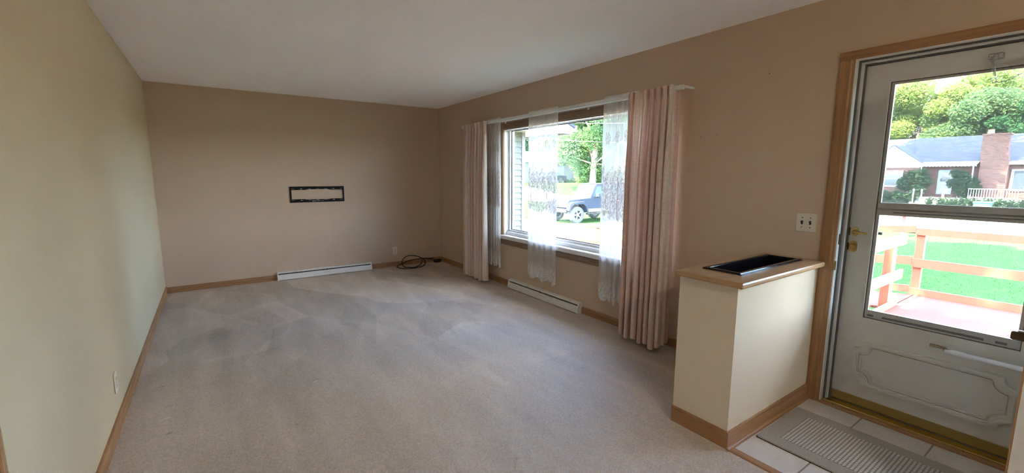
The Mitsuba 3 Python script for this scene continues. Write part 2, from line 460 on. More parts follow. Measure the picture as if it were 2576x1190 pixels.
# carpet floor: everything but the tiled entry
FX0, FY1 = 2.108, 1.075
fp = unary_union([sbox(XL, YE, XW, YB), sbox(XR, YR, XW, YE)]).difference(sbox(FX0, -1.2, XW + 0.01, FY1))
floor = obj('floor', ext(fp, 0.06, 'xy', -0.06), 'carpet', smooth=False)
tag(floor, 'worn beige-grey carpet covering the living room floor, with vacuum stroke shading in its colour', 'carpet', kind='structure')
obj('grout_bed', bx(FX0, XW + 0.02, -1.2, FY1, -0.06, -0.003), 'grout', floor, smooth=False)
ys = [FY1, 1.083 - 0.0, 0.775, 0.465, 0.155, -0.155, -0.465, -0.775, -1.085]
yj = [1.075, 0.7775, 0.467, 0.157, -0.153, -0.463, -0.773, -1.083]
xj = [2.152, 2.44, 2.755, XW - 0.002]
for i in range(len(xj) - 1):
    for j in range(len(yj) - 1):
        g = 0.0035
        obj('tile', bx(xj[i] + (g if i else 0), xj[i + 1] - (g if i < 2 else 0), yj[j + 1] + g, yj[j] - g, -0.012, 0.0, 0.0015), f'tile_{(i * 5 + j * 3) % 3}', floor, smooth=False)
obj('transition_strip', bx(FX0 - 0.004, 2.150, -1.2, 1.075, -0.01, 0.006, 0.003), 'oak_y', floor, smooth=False)

ceil_ = obj('ceiling', ext(unary_union([sbox(XL - 0.12, YE, XO, YB + 0.12), sbox(XR - 0.12, YR - 0.12, XO, YE)]), 0.15, 'xy', H), 'paint_ceiling', smooth=False)
tag(ceil_, 'plain white flat ceiling above the living room', 'ceiling', kind='structure')

wl = obj('wall_left', bx(XL - 0.12, XL, YE, YB + 0.12, 0, H), 'paint_wall_left', smooth=False)
tag(wl, 'long cream-beige painted wall on the left with soft window light on it', 'wall', kind='structure')
wb = obj('wall_back', bx(XL - 0.12, XO, YB, YB + 0.12, 0, H), 'paint_wall', smooth=False)
tag(wb, 'tan painted end wall that carries the black television bracket', 'wall', kind='structure')
wp = sbox(YR, -0.06, YB, H).difference(sbox(W0, WZ0, W1, WZ1)).difference(sbox(D0, -0.06, D1, DZ))
wr = obj('wall_right', ext(wp, XO - XW, 'yz', XW), 'paint_wall', smooth=False)
tag(wr, 'tan painted front wall that holds the picture window and the entry door', 'wall', kind='structure')
# behind the camera: the rest of the open-plan room, with two unseen openings that let light in
RW = (-1.2, -0.7, 1.3, 2.0)  # unseen rear opening, sized for the light it lets in
wq = obj('wall_rear', ext(sbox(XR - 0.12, 0, XO, H).difference(sbox(RW[0], RW[2], RW[1], RW[3])), 0.12, 'xz', YR - 0.12), 'paint_wall_cream', smooth=False)
tag(wq, 'cream wall behind the viewer with an unseen opening placed to let light in', 'wall', kind='structure')
SW = (-1.1, -0.8, 1.5, 2.0)  # unseen side opening, sized for the light it lets in
ws = obj('wall_side', ext(sbox(YR - 0.12, 0, YE + 0.12, H).difference(sbox(SW[0], SW[2], SW[1], SW[3])), 0.12, 'yz', XR - 0.12), 'paint_wall_cream', smooth=False)
tag(ws, 'cream side wall of the room part behind the viewer, with an unseen opening that lets light in', 'wall', kind='structure')
wh = obj('wall_hall', bx(XR - 0.12, XL - 0.12, YE, YE + 0.12, 0, H), 'paint_wall_cream', smooth=False)
tag(wh, 'cream wall that turns away at the near end of the left wall', 'wall', kind='structure')
tr = obj('trim_2', bx(XL - 0.135, XL - 0.004, YE - 0.016, YE, 0, 2.08, 0.004), 'oak_z', smooth=False)
tag(tr, 'dark brown wood trim on the near end of the left wall, at the left photo edge', 'trim', kind='structure')

# baseboards (oak, rounded top edge)
def base_profile(h=0.072, t=0.013):
    return Polygon([(0, 0), (t, 0), (t, h - 0.008), (t - 0.003, h - 0.002), (t - 0.008, h), (0, h)])


def base_y(x, y0, y1, into, h=0.072):      # runs along y, projecting to 'into' (+1/-1) in x
    p = shapely.affinity.scale(base_profile(h), into, 1, origin=(0, 0))
    return xf(ext(p, y1 - y0, 'xz', y0), trimesh.transformations.translation_matrix((x, 0, 0)))


def base_x(y, x0, x1, into, h=0.072):
    p = shapely.affinity.scale(base_profile(h), into, 1, origin=(0, 0))
    return xf(ext(p, x1 - x0, 'yz', x0), trimesh.transformations.translation_matrix((0, y, 0)))


HB0, HB1 = 0.655, 1.908          # heater on the back wall (x)
HW0, HW1 = 3.140, 4.415          # heater on the window wall (y)
tag(obj('baseboard_left', base_y(XL, YE, YB, 1, 0.082), 'oak_y'), 'oak baseboard along the foot of the left wall', 'baseboard', kind='structure')
tag(obj('baseboard_back', base_x(YB, XL + 0.013, HB0, -1), 'oak_x'), 'oak baseboard left of the heater on the end wall', 'baseboard', kind='structure')
tag(obj('baseboard_back', base_x(YB, HB1, XW - 0.013, -1), 'oak_x'), 'oak baseboard between the end wall heater and the far corner', 'baseboard', kind='structure')
tag(obj('baseboard_right', base_y(XW, HW1, YB, -1), 'oak_y'), 'oak baseboard under the window wall from the far corner to its heater', 'baseboard', kind='structure')
tag(obj('baseboard_right', base_y(XW, 1.415, HW0, -1), 'oak_y'), 'oak baseboard between the window wall heater and the planter', 'baseboard', kind='structure')

# ------------------------------------------------------------------ picture window
win = thing('window_1', 'wide picture window with brown wood casing and white inner frame', 'window', kind='structure')
CO = 0.058
obj('casing', bx(XW - 0.016, XW, W1, W1 + CO, 0.545, WZ1 + 0.062, 0.004), 'oak_window_z', win)
obj('casing', bx(XW - 0.016, XW, W0 - CO, W0, 0.545, WZ1 + 0.062, 0.004), 'oak_window_z', win)
obj('casing_head', bx(XW - 0.016, XW, W0, W1, WZ1 - 0.012, WZ1 + 0.062, 0.004), 'oak_window_y', win)
obj('head_stop', bx(XW, XW + 0.045, W0, W1, WZ1 - 0.022, WZ1, 0.003), 'oak_window_y', win)
obj('apron', bx(XW - 0.018, XW, W0 - CO, W1 + CO + 0.10, 0.532, 0.604, 0.004), 'oak_window_y', win)
obj('stool', bx(XW - 0.045, XW + 0.05, W0 - CO - 0.03, W1 + CO + 0.13, 0.604, 0.652, 0.006), 'vinyl_white', win)
fw = 0.05
XG = XW + 0.095
inner = sbox(W0 + fw, WZ0 + 0.095, W1 - 0.035, WZ1 - 0.03)
frame = sbox(W0, WZ0, W1, WZ1).difference(inner)
obj('inner_frame', ext(frame, 0.03, 'yz', XG - 0.025), 'vinyl_white', win, smooth=False)
obj('jamb_liner', ext(sbox(W0, WZ0, W1, WZ1).difference(sbox(W0 + 0.008, WZ0 + 0.02, W1 - 0.004, WZ1 - 0.022)), XO - XW, 'yz', XW + 0.002), 'vinyl_white', win, smooth=False)
obj('sill_step', bx(XW + 0.03, XG, W0 + 0.01, W1 - 0.01, 0.652, 0.690, 0.006), 'vinyl_white', win)
obj('gasket', ext(inner.difference(inner.buffer(-0.007, join_style=2)), 0.012, 'yz', XG - 0.006), 'gasket_black', win, smooth=False)
obj('pane', bx(XG + 0.0, XG + 0.0001, W0 + fw, W1 - 0.035, WZ0 + 0.095, WZ1 - 0.03), 'pane', win, smooth=False)
del scene[win + '__pane']
obj_pane = trimesh.Trimesh([[XG, W0 + fw, WZ0 + 0.095], [XG, W1 - 0.035, WZ0 + 0.095], [XG, W1 - 0.035, WZ1 - 0.03], [XG, W0 + fw, WZ1 - 0.03]], [[0, 1, 2], [0, 2, 3]], process=False)
scene[win + '__pane'] = mikit.ply(obj_pane, 'pane')
obj('outer_casing', ext(sbox(W0 - 0.02, WZ0 - 0.04, W1 + 0.06, WZ1 + 0.06).difference(sbox(W0 + 0.01, WZ0 + 0.02, W1 - 0.001, WZ1 - 0.02)), 0.012, 'yz', XO), 'vinyl_white', win, smooth=False)

# ------------------------------------------------------------------ curtain rod
rod = thing('curtain_rod', 'long white traverse curtain rod across the top of the window', 'curtain rod')
RX = 2.955
obj('track', cat_([bx(RX - 0.008, RX + 0.010, 2.02, 5.47, 2.046, 2.082, 0.003), bx(RX - 0.012, RX - 0.008, 2.02, 5.47, 2.048, 2.054), bx(RX - 0.012, RX - 0.008, 2.02, 5.47, 2.074, 2.080)]), 'vinyl_white', rod, smooth=False)
obj('sheer_rail', bx(3.006, 3.016, 2.10, 5.42, 2.052, 2.078, 0.003), 'vinyl_white', rod, smooth=False)
for y in (2.02, 3.75, 5.46):
    obj('bracket', bx(RX - 0.004, XW, y - 0.012, y + 0.012, 2.060, 2.074, 0.002), 'vinyl_white', rod, smooth=False)
for y in (4.40, 3.02):
    ring = np.array([[RX + 0.004, y + 0.011 * math.cos(a), 2.030 + 0.013 * math.sin(a)] for a in np.linspace(0, 2 * PI, 20, endpoint=False)])
    obj('carrier_ring', cat_([tube(ring, 0.0028, 6, closed=True), bx(RX, RX + 0.008, y - 0.01, y + 0.01, 2.038, 2.048, 0.001)]), 'plastic_white', rod)


# ------------------------------------------------------------------ drapes and sheers
def cloth(y_left, y_right, xc, zt, zb, nfold, depth, seed, pinch=0.55, wave=0.0, nu=260, nv=64, top_gather=True, flare=0.0, lead=0.0):
    """Hanging cloth. Returns points (nv, nu, 3) and uv; column 0 is the edge at y_left (far), last is y_right (near)."""
    r = np.random.default_rng(seed)
    s = np.linspace(0, 1, nu)
    ph = np.cumsum(np.interp(s, np.linspace(0, 1, nfold + 3), r.uniform(0.65, 1.45, nfold + 3)))
    ph = ph / ph[-1] * nfold * 2 * PI
    am = np.interp(s, np.linspace(0, 1, 2 * nfold + 1), r.uniform(0.55, 1.15, 2 * nfold + 1))
    sk = r.uniform(-0.5, 0.5)
    v = np.linspace(0, 1, nv)
    P = np.zeros((nv, nu, 3))
    for i, t in enumerate(v):
        z = zt + (zb - zt) * t
        a = depth * (pinch + (1 - pinch) * ss(0.04, 0.35, t)) * (1 + 0.25 * t)
        drift = 0.35 * np.sin(ph * 0.37 + 5 * t + seed) * t
        shape = np.sin(ph + drift) + 0.22 * np.sin(2 * ph + 1.3 + drift)
        side = 0.42 * np.sin(2 * (ph + drift) + sk)
        fine = 0.0
        if top_gather:
            fine = 0.30 * (1 - ss(0.0, 0.10, t)) * np.sin(ph * 3.0 + seed)
            a = a * (1 - 0.35 * np.exp(-((t - 0.055) / 0.02) ** 2))
        y = y_left + (y_right - y_left) * s
        y = y + (y - (y_left + y_right) / 2) * flare * t
        P[i, :, 0] = xc + a * am * (shape + fine)
        P[i, :, 1] = y + a * am * side
        P[i, :, 2] = z
    # bottom hem is not quite level
    hem = 0.012 * np.sin(ph * 0.5 + seed) + (wave * np.abs(np.sin(s * PI * max(1, round(abs(y_left - y_right) * 16)))) if wave else 0)
    w = ss(0.75, 1.0, v)[:, None]
    P[:, :, 2] += w * hem[None]
    mid = P[nv // 2]
    u = np.concatenate([[0], np.cumsum(np.linalg.norm(np.diff(mid, axis=0), axis=1))])
    UV = np.stack([np.broadcast_to(u, (nv, nu)), P[:, :, 2]], -1)
    return P, UV


def hang(name, label, cat, group, P, UV, bsdf, splits):
    t = thing(name, label, cat, group)
    for part, a, b in splits:
        obj(part, grid(P[a:b]), bsdf, t, smooth=True, uv=UV[a:b].reshape(-1, 2))
    return t


def add_return(P, UV, y, x1, n=10):
    """Adds the flap that turns back from the near edge to the wall."""
    nv = len(P)
    k = np.linspace(0, 1, n + 1)[1:]
    e = P[:, -1:, :]
    Q = np.repeat(e, n, 1).copy()
    Q[:, :, 0] = e[:, :, 0] + (x1 - e[:, :, 0]) * k
    Q[:, :, 1] = e[:, :, 1] + (y - e[:, :, 1]) * np.sin(k * PI / 2) + 0.012 * np.sin(k * 7)[None]
    U = UV[:, -1:, 0] + np.abs(x1 - e[:, :, 0]) * k
    return np.concatenate([P, Q], 1), np.concatenate([UV, np.stack([U, Q[:, :, 2]], -1)], 1)


P, UV = cloth(5.36, 4.76, 2.905, 2.078, 0.03, 8, 0.040, 3)
hang('drape_curtain', 'pinkish beige striped drape at the far left end of the picture window', 'curtain', 'striped drapes', P, UV, 'drape', (('heading', 0, 4), ('panel', 3, 64)))
P, UV = cloth(2.485, 2.06, 2.890, 2.080, 0.035, 7, 0.050, 12, nu=320)
P, UV = add_return(P, UV, 2.095, 3.045)
hang('drape_curtain', 'pinkish beige striped drape at the near right end of the picture window, beside the planter', 'curtain', 'striped drapes', P, UV, 'drape', (('heading', 0, 4), ('panel', 3, 64)))
for a, b, nf, sd, text in ((4.915, 4.575, 6, 5, 'white embroidered sheer panel beside the far left drape, narrowest in view'),
                           (4.005, 3.50, 5, 8, 'white embroidered sheer panel hanging alone in the middle of the window'),
                           (2.87, 2.50, 5, 9, 'white embroidered sheer panel half hidden behind the near right drape')):
    P, UV = cloth(a, b, 3.004, 2.112, 0.250, nf, 0.015, sd, pinch=0.35, wave=-0.022, nu=240, nv=80, top_gather=False)
    hang('sheer_curtain', text, 'curtain', 'embroidered sheers', P, UV, 'sheer', (('heading', 0, 4), ('panel', 3, 67), ('lace_hem', 66, 80)))

# ------------------------------------------------------------------ baseboard heaters
def heater(label, L, place):
    """Built along +x from 0 to L, wall at y=0, room towards -y."""
    t = thing('baseboard_heater', label, 'heater', 'electric baseboard heaters')
    put = lambda m: xf(m, place)
    hood = Polygon([(0, 0.0), (0, 0.112), (-0.040, 0.112), (-0.052, 0.106), (-0.056, 0.096), (-0.050, 0.094), (-0.044, 0.102), (-0.006, 0.104), (-0.006, 0.0)])
    panel = Polygon([(-0.060, 0.078), (-0.050, 0.080), (-0.054, 0.070), (-0.064, 0.014), (-0.072, 0.010), (-0.070, 0.020)])
    cap = Polygon([(0, 0.0), (0, 0.114), (-0.042, 0.114), (-0.054, 0.107), (-0.064, 0.070), (-0.076, 0.008), (-0.070, 0.0)])
    obj('hood', put(ext(hood, L - 0.02, 'yz', 0.01)), 'heater_white', t, smooth=False)
    obj('front_panel', put(ext(panel, L - 0.02, 'yz', 0.01)), 'heater_white', t, smooth=False)
    obj('element', put(bx(0.02, L - 0.02, -0.045, -0.008, 0.045, 0.088)), 'heater_dark', t, smooth=False)
    for x in (0.0, L - 0.012):
        obj('end_cap', put(ext(cap, 0.012, 'yz', x)), 'heater_white', t, smooth=False)
    obj('clip', put(bx(L * 0.5 - 0.006, L * 0.5 + 0.006, -0.060, -0.046, 0.074, 0.100, 0.002)), 'heater_dark', t, smooth=False)
    for x in (0.03, L * 0.36, L * 0.7):
        obj('screw', put(lathe([(0, 0), (0.0045, 0), (0.0035, 0.003), (0, 0.004)], 'y', (0, 0, 0), 10).apply_transform(rot([0, 0, 1], 180)).apply_translation((x, -0.068, 0.022))), 'heater_dark', t)
    return t


heater('long white baseboard heater at the foot of the end wall below the black bracket', HB1 - HB0, trimesh.transformations.translation_matrix((HB0, YB, -0.002)))
heater('long cream baseboard heater on the carpet under the picture window', HW1 - HW0,
       trimesh.transformations.translation_matrix((XW, HW1, -0.002)) @ rot([0, 0, 1], -90))

# ------------------------------------------------------------------ TV bracket
tv = thing('television_bracket', 'black steel television wall bracket, a slotted open frame on the end wall', 'wall bracket')
bx0, bx1, bz0, bz1 = 0.876, 1.573, 1.034, 1.249
outer = Polygon([(bx0, bz0), (bx1, bz0), (bx1, bz1), (bx0, bz1)])
cx = (bx0 + bx1) / 2
hole = Polygon([(bx0 + 0.020, bz0 + 0.044), (cx - 0.165, bz0 + 0.044), (cx - 0.150, bz0 + 0.037), (cx + 0.150, bz0 + 0.037), (cx + 0.165, bz0 + 0.044), (bx1 - 0.020, bz0 + 0.044),
                (bx1 - 0.020, bz1 - 0.046), (cx + 0.150, bz1 - 0.046), (cx + 0.135, bz1 - 0.038), (cx - 0.135, bz1 - 0.038), (cx - 0.150, bz1 - 0.046), (bx0 + 0.020, bz1 - 0.046)])
slots = []
for i in range(7):
    x = bx0 + 0.040 + i * (bx1 - bx0 - 0.08) / 6
    for z in (bz0 + 0.030, bz1 - 0.032):
        slots.append(sbox(x - 0.019, z - 0.0028, x + 0.019, z + 0.0028))
obj('frame_plate', ext(outer.difference(hole).difference(unary_union(slots)), 0.004, 'xz', YB - 0.016), 'black_metal', tv, smooth=False)
obj('flange', cat_([bx(bx0, bx1, YB - 0.016, YB, bz1 - 0.003, bz1), bx(bx0, bx1, YB - 0.016, YB, bz0, bz0 + 0.003)]), 'black_metal', tv, smooth=False)
for x in (bx0 + 0.14, bx1 - 0.14):
    for z in (bz0 + 0.030, bz1 - 0.032):
        obj('bolt', lathe([(0, 0), (0.007, 0), (0.006, 0.004), (0, 0.005)], 'y', (0, 0, 0), 8).apply_transform(rot([0, 0, 1], 180)).apply_translation((x, YB - 0.016, z)), 'steel', tv)
obj('printed_mark', cat_([bx(cx - 0.075, cx - 0.066, YB - 0.0166, YB - 0.016, bz0 + 0.012, bz0 + 0.022), bx(cx - 0.060, cx - 0.040, YB - 0.0166, YB - 0.016, bz0 + 0.014, bz0 + 0.020)] +
                          [bx(cx - 0.034 + k * 0.012, cx - 0.027 + k * 0.012, YB - 0.0166, YB - 0.016, bz0 + 0.015, bz0 + 0.018) for k in range(9)]), 'print_white', tv, smooth=False)

# ------------------------------------------------------------------ outlets and switch plate
def plate(name, label, cat, M, kind, group=None, mat_='ivory_plastic'):
    """Plate in local coords: x right, z up, y=0 wall, room at -y."""
    t = thing(name, label, cat, group)
    put = lambda m: xf(m, M)
    w, h = (0.115, 0.115) if kind == 'switch' else (0.070, 0.114)
    obj('cover_plate', put(bx(-w / 2, w / 2, -0.006, 0, -h / 2, h / 2, 0.003)), mat_, t, smooth=False)
    if kind == 'outlet':
        for z in (-0.0195, 0.0195):
            rec = Point(0, 0).buffer(0.0172, 24).intersection(sbox(-0.0172, -0.0142, 0.0172, 0.0142))
            o = obj('receptacle', put(ext(shapely.affinity.translate(rec, 0, z), 0.003, 'xz', -0.0085)), mat_, t, smooth=False)
            obj('slot', put(bx(-0.0075, -0.0050, -0.0089, -0.0080, z - 0.001, z + 0.008)), 'dark_slot', o, smooth=False)
            obj('slot', put(bx(0.0050, 0.0075, -0.0089, -0.0080, z - 0.001, z + 0.007)), 'dark_slot', o, smooth=False)
            obj('slot', put(bx(-0.002, 0.002, -0.0089, -0.0080, z - 0.010, z - 0.006)), 'dark_slot', o, smooth=False)
        obj('screw', put(lathe([(0, 0), (0.003, 0), (0.002, 0.0012), (0, 0.0015)], 'y', (0, 0, 0), 10).apply_transform(rot([0, 0, 1], 180)).apply_translation((0, -0.006, 0))), 'dark_slot', t)
    else:
        for x in (-0.023, 0.023):
            o = obj('toggle', put(cat_([bx(x - 0.005, x + 0.005, -0.0068, -0.005, -0.012, 0.012), xf(bx(x - 0.004, x + 0.004, -0.019, -0.004, -0.004, 0.004, 0.001), rot([1, 0, 0], -28, (x, -0.004, 0)))])), 'dark_slot', t, smooth=False)
            for z in (-0.030, 0.030):
                obj('screw', put(lathe([(0, 0), (0.0034, 0), (0.0024, 0.0012), (0, 0.0015)], 'y', (0, 0, 0), 10).apply_transform(rot([0, 0, 1], 180)).apply_translation((x, -0.006, z))), 'dark_slot', t)
    return t


tm = trimesh.transformations.translation_matrix
plate('wall_outlet', 'small beige power outlet on the end wall above the coiled black cable', 'outlet', tm((2.288, YB, 0.243)), 'outlet', mat_='ivory_plastic')
plate('wall_outlet', 'tan power outlet under the picture window beside the left sheer', 'outlet', tm((XW, 4.606, 0.237)) @ rot([0, 0, 1], -90), 'outlet', mat_='almond_plastic')
plate('wall_outlet', 'tan power outlet low between the near right drape and the planter', 'outlet', tm((XW, 2.078, 0.246)) @ rot([0, 0, 1], -90), 'outlet', mat_='almond_plastic')
plate('wall_outlet', 'cream power outlet seen edge-on low on the left wall', 'outlet', tm((XL, 3.15, 0.255)) @ rot([0, 0, 1], 90), 'outlet', mat_='ivory_plastic')
plate('light_switch', 'ivory double light switch plate with dark toggles beside the entry door', 'light switch', tm((XW, 1.172, 1.122)) @ rot([0, 0, 1], -90), 'switch')

# small nails left in the walls
for x, y, z, text in ((1.249, YB, 1.96, 'tiny nail left in the end wall above the black bracket'),):
    tag(obj('wall_nail', lathe([(0, 0), (0.003, 0), (0.003, 0.002), (0.001, 0.003), (0, 0.010)], 'y', (0, 0, 0), 8).apply_transform(rot([0, 0, 1], 180)).apply_translation((x, y, z)), 'bronze'), text, 'nail')
for y, z, text in ((1.93, 1.70, 'tiny nail in the tan wall right of the near drape, left one of a pair'), (1.80, 1.70, 'tiny nail in the tan wall right of the near drape, right one of a pair'), (1.47, 2.075, 'tiny nail high on the tan wall between the drape and the entry door')):
    tag(obj('wall_nail', lathe([(0, 0), (0.003, 0), (0.003, 0.002), (0.001, 0.003), (0, 0.010)], '-x', (XW, y, z), 8), 'bronze'), text, 'nail')

# ------------------------------------------------------------------ coiled cable in the corner
_c = [(1690, 700), (1550, 672), (1400, 660), (1340, 650), (1200, 590), (1000, 565), (820, 600), (715, 690), (682, 790), (705, 890), (760, 950), (900, 965), (1100, 955), (1250, 895), (1330, 800), (1352, 690),
      (1372, 655), (1450, 770), (1440, 850), (1350, 925), (1150, 975), (850, 1000), (620, 987), (512, 945), (570, 890), (700, 830), (900, 742), (1100, 692), (1300, 668), (1500, 652), (1740, 645)]


def cable_point(a, b):
    px, py = 960 + a / 13.22, 600 + b / 13.22
    d = _f + (px - 1288) / F_PX * (_r * math.cos(ROLL) + _u * math.sin(ROLL)) + (595 - py) / F_PX * _up
    t = 6.435 / d[1]
    q = np.array([0, 0, EYE]) + t * d
    if q[2] < 0.008:
        t = (0.008 - EYE) / d[2]
        q = np.array([0, 0, EYE]) + t * d
    return q


cab = thing('power_cable', 'coiled black cable with a plug block lying in the far carpet corner', 'cable')
cp = spline([cable_point(a, b) for a, b in _c], 8)
cp[:, 2] = np.maximum(cp[:, 2], 0.0065)
cp[:, 1] = np.minimum(cp[:, 1], YB - 0.022)
obj('cord', tube(cp, 0.0062, 8), 'cord_black', cab, smooth=True)
obj('plug_block', bx(2.905, 3.015, 6.36, 6.425, 0.0, 0.052, 0.008), 'cord_black', cab, smooth=False)

# ------------------------------------------------------------------ planter half-wall
PX0, PY0, PY1, PH = 2.120, 1.080, 1.405, 0.866
pl = thing('planter_stand', 'cream half-wall planter with oak top and oak base beside the entry door', 'planter')
ring = sbox(PX0, PY0, XW, PY1)
obj('body', ext(ring, 0.70, 'xy', 0.0), 'paint_wall_cream', pl, smooth=False)
hole = sbox(2.252, 1.145, 2.955, 1.340)
obj('body_rim', ext(ring.difference(hole), PH - 0.70, 'xy', 0.70), 'paint_wall_cream', pl, smooth=False)
top = sbox(2.085, 1.047, XW, 1.408).difference(sbox(3.03, 1.0, 3.1, 1.081))
obj('top', ext(top.buffer(-0.004).difference(hole), 0.031, 'xy', PH), 'laminate_top', pl, smooth=False)
edge_p = Polygon([(0, 0), (0.010, 0.002), (0.013, 0.010), (0.013, 0.022), (0.009, 0.030), (0, 0.031)])
obj('top_edge', xf(ext(shapely.affinity.scale(edge_p, -1, 1, origin=(0, 0)), 3.03 - 2.078, 'yz', 2.078), tm((0, 1.050, PH))), 'oak_top_edge', pl, smooth=False)
obj('top_edge', xf(ext(shapely.affinity.scale(edge_p, -1, 1, origin=(0, 0)), 0.372, 'xz', 1.040), tm((2.088, 0, PH))), 'oak_top_end', pl, smooth=False)
obj('base_trim', base_x(PY0, PX0 - 0.013, XW, -1, 0.092), 'oak_x', pl)
obj('base_trim', base_y(PX0, PY0 - 0.013, PY1, -1, 0.092), 'oak_y', pl)
qr = Polygon([(0, 0)] + [(-0.015 * math.cos(a), 0.015 * math.sin(a)) for a in np.linspace(0, PI / 2, 7)])
obj('shoe_moulding', xf(ext(qr, XW - PX0 + 0.02, 'yz', PX0 - 0.02), tm((0, PY0 - 0.013, 0.0))), 'oak_x', pl)
tray_out, tray_in = sbox(2.240, 1.133, 2.968, 1.352), sbox(2.272, 1.165, 2.936, 1.320)
ty = thing('planter_tray', 'empty glossy black tray set into the oak top of the planter', 'tray')
rim = tray_out.buffer(-0.006).buffer(0.006, join_style=1)
obj('rim', cat_([ext(rim.difference(tray_in), 0.006, 'xy', PH + 0.0315), ext(rim.buffer(-0.008).difference(tray_in.buffer(0.006)), 0.004, 'xy', PH + 0.037)]), 'black_gloss', ty, smooth=False)
obj('basin', cat_([ext(sbox(2.262, 1.155, 2.946, 1.330).difference(tray_in), 0.15, 'xy', PH - 0.115), bx(2.262, 2.946, 1.155, 1.330, PH - 0.118, PH - 0.112)]), 'black_gloss', ty, smooth=False)

# ------------------------------------------------------------------ door mat
mt = thing('door_mat', 'grey woven entry mat with plain taupe border on the tiles by the door', 'door mat')
m0, m1, m2, m3 = 2.352, 2.862, 0.05, 1.040
mo = sbox(m0, m2, m1, m3).buffer(-0.012).buffer(0.012)
mi_ = sbox(m0 + 0.085, m2 + 0.085, m1 - 0.085, m3 - 0.085)
obj('backing', ext(mo.buffer(0.003), 0.003, 'xy', 0.0), 'rubber_black', mt, smooth=False)
obj('border', ext(mo.difference(mi_), 0.007, 'xy', 0.003), 'mat_border', mt, smooth=False)
obj('woven_field', ext(mi_, 0.009, 'xy', 0.003), 'mat_weave', mt, smooth=False)

# ------------------------------------------------------------------ entry door frame
cs = thing('trim_1', 'stained oak casing around the entry door opening', 'door trim', kind='structure')
def casing_profile(w, t=0.017):
    return Polygon([(0, 0), (w, 0), (w, t * 0.75), (w - 0.012, t), (0.020, t * 0.9), (0.012, t * 0.55), (0.003, t * 0.5), (0, t * 0.35)])


def casing_leg(y_in, sgn, w, z1):
    p = shapely.affinity.scale(casing_profile(w), sgn, -1, origin=(0, 0))      # (dy, dx)
    m = ext(p, z1, 'xy', 0.0)
    v = m.vertices
    m = trimesh.Trimesh(np.stack([XW + v[:, 1], y_in + v[:, 0], v[:, 2]], 1), m.faces[:, ::-1], process=False)
    return m


obj('left_leg', casing_leg(D1, 1, 0.077, 2.066), 'oak_z', cs, smooth=False)
obj('right_leg', casing_leg(D0, -1, 0.077, 2.066), 'oak_z', cs, smooth=False)
hp = casing_profile(0.048)
mhead = ext(shapely.affinity.scale(Polygon([(a, b) for b, a in casing_profile(0.048).exterior.coords]), -1, 1, origin=(0, 0)), D1 - D0 + 0.154, 'xz', D0 - 0.077)
obj('head', xf(mhead, tm((XW, 0, DZ))), 'oak_y', cs, smooth=False)

SXO = XW + 0.1365
df = thing('door_frame', 'white door frame with dark weatherstrip inside the oak casing', 'door frame', kind='structure')
def frame_u(w0, w1, x0, x1):
    """U-shaped liner: from w0 to w1 into the opening, x0..x1 deep."""
    o = sbox(D0 + w0, -0.02, D1 - w0, DZ - w0).difference(sbox(D0 + w1, -0.05, D1 - w1, DZ - w1))
    return ext(o, x1 - x0, 'yz', x0)


obj('jamb', frame_u(0, 0.006, XW - 0.004, XO), 'jamb_white', df, smooth=False)
obj('weatherstrip', frame_u(0.006, 0.013, XW + 0.030, XW + 0.048), 'weatherstrip', df, smooth=False)
obj('stop', frame_u(0.006, 0.022, XW + 0.050, XW + 0.085), 'jamb_white', df, smooth=False)
obj('outer_stop', frame_u(0.0, 0.046, SXO, SXO + 0.02), 'jamb_white', df, smooth=False)
obj('gap_seal', frame_u(0.022, 0.027, XW + 0.075, XW + 0.098), 'weatherstrip', df, smooth=False)
obj('strike_plate', cat_([bx(XW - 0.018, XW + 0.014, D1 - 0.0065, D1 - 0.005, 0.848, 0.905, 0.0005), lathe([(0, 0), (0.010, 0), (0.010, 0.003), (0, 0.003)], 'y', (XW - 0.014, D1 - 0.008, 0.876), 14)]), 'brass', df, smooth=False)
obj('latch_plate', bx(XW + 0.008, XW + 0.026, D1 - 0.0072, D1 - 0.005, 1.005, 1.068, 0.0005), 'bronze', df, smooth=False)
th = thing('threshold', 'brass door threshold with a brown wood nosing along the tiles', 'threshold', kind='structure')
obj('nosing', bx(XW - 0.018, XW + 0.024, D0, D1, -0.006, 0.014, 0.005), 'oak_y', th, smooth=False)
obj('brass_strip', bx(XW + 0.024, XW + 0.082, D0, D1, -0.006, 0.016, 0.003), 'brass', th, smooth=False)
obj('outer_sill', bx(XW + 0.082, XO + 0.06, D0, D1, -0.06, 0.004, 0.003), 'brass_dull', th, smooth=False)
for y in (0.93, 0.62, 0.36):
    obj('screw', lathe([(0, 0), (0.005, 0), (0.004, 0.002), (0, 0.0025)], 'z', (XW + 0.004, y, 0.0135), 10), 'bronze', th)

# ------------------------------------------------------------------ storm door
sd = thing('door_1', 'white storm door with a two-part window, brass lever and scalloped lower panel', 'door', kind='structure')
SX0, SX1 = XW + 0.100, XW + 0.135
sy0, sy1, sz0, sz1 = 0.127, 0.976, 0.012, 2.036
gy0, gy1 = 0.238, 0.862
slab = sbox(sy0, sz0, sy1, sz1).difference(sbox(gy0, 0.572, gy1, 1.932))
obj('panel', ext(slab, SX1 - SX0, 'yz', SX0), 'door_white', sd, smooth=False)
ring_p = sbox(gy0 - 0.012, 0.560, gy1 + 0.012, 1.944)
obj('glazing_bead', ext(ring_p.difference(sbox(gy0, 0.572, gy1, 1.932)), 0.005, 'yz', SX0 - 0.005), 'door_white', sd, smooth=False)
obj('window_gasket', ext(sbox(gy0, 0.572, gy1, 1.932).difference(sbox(gy0 + 0.004, 0.576, gy1 - 0.004, 1.928)), 0.020, 'yz', SX0 + 0.004), 'weatherstrip', sd, smooth=False)
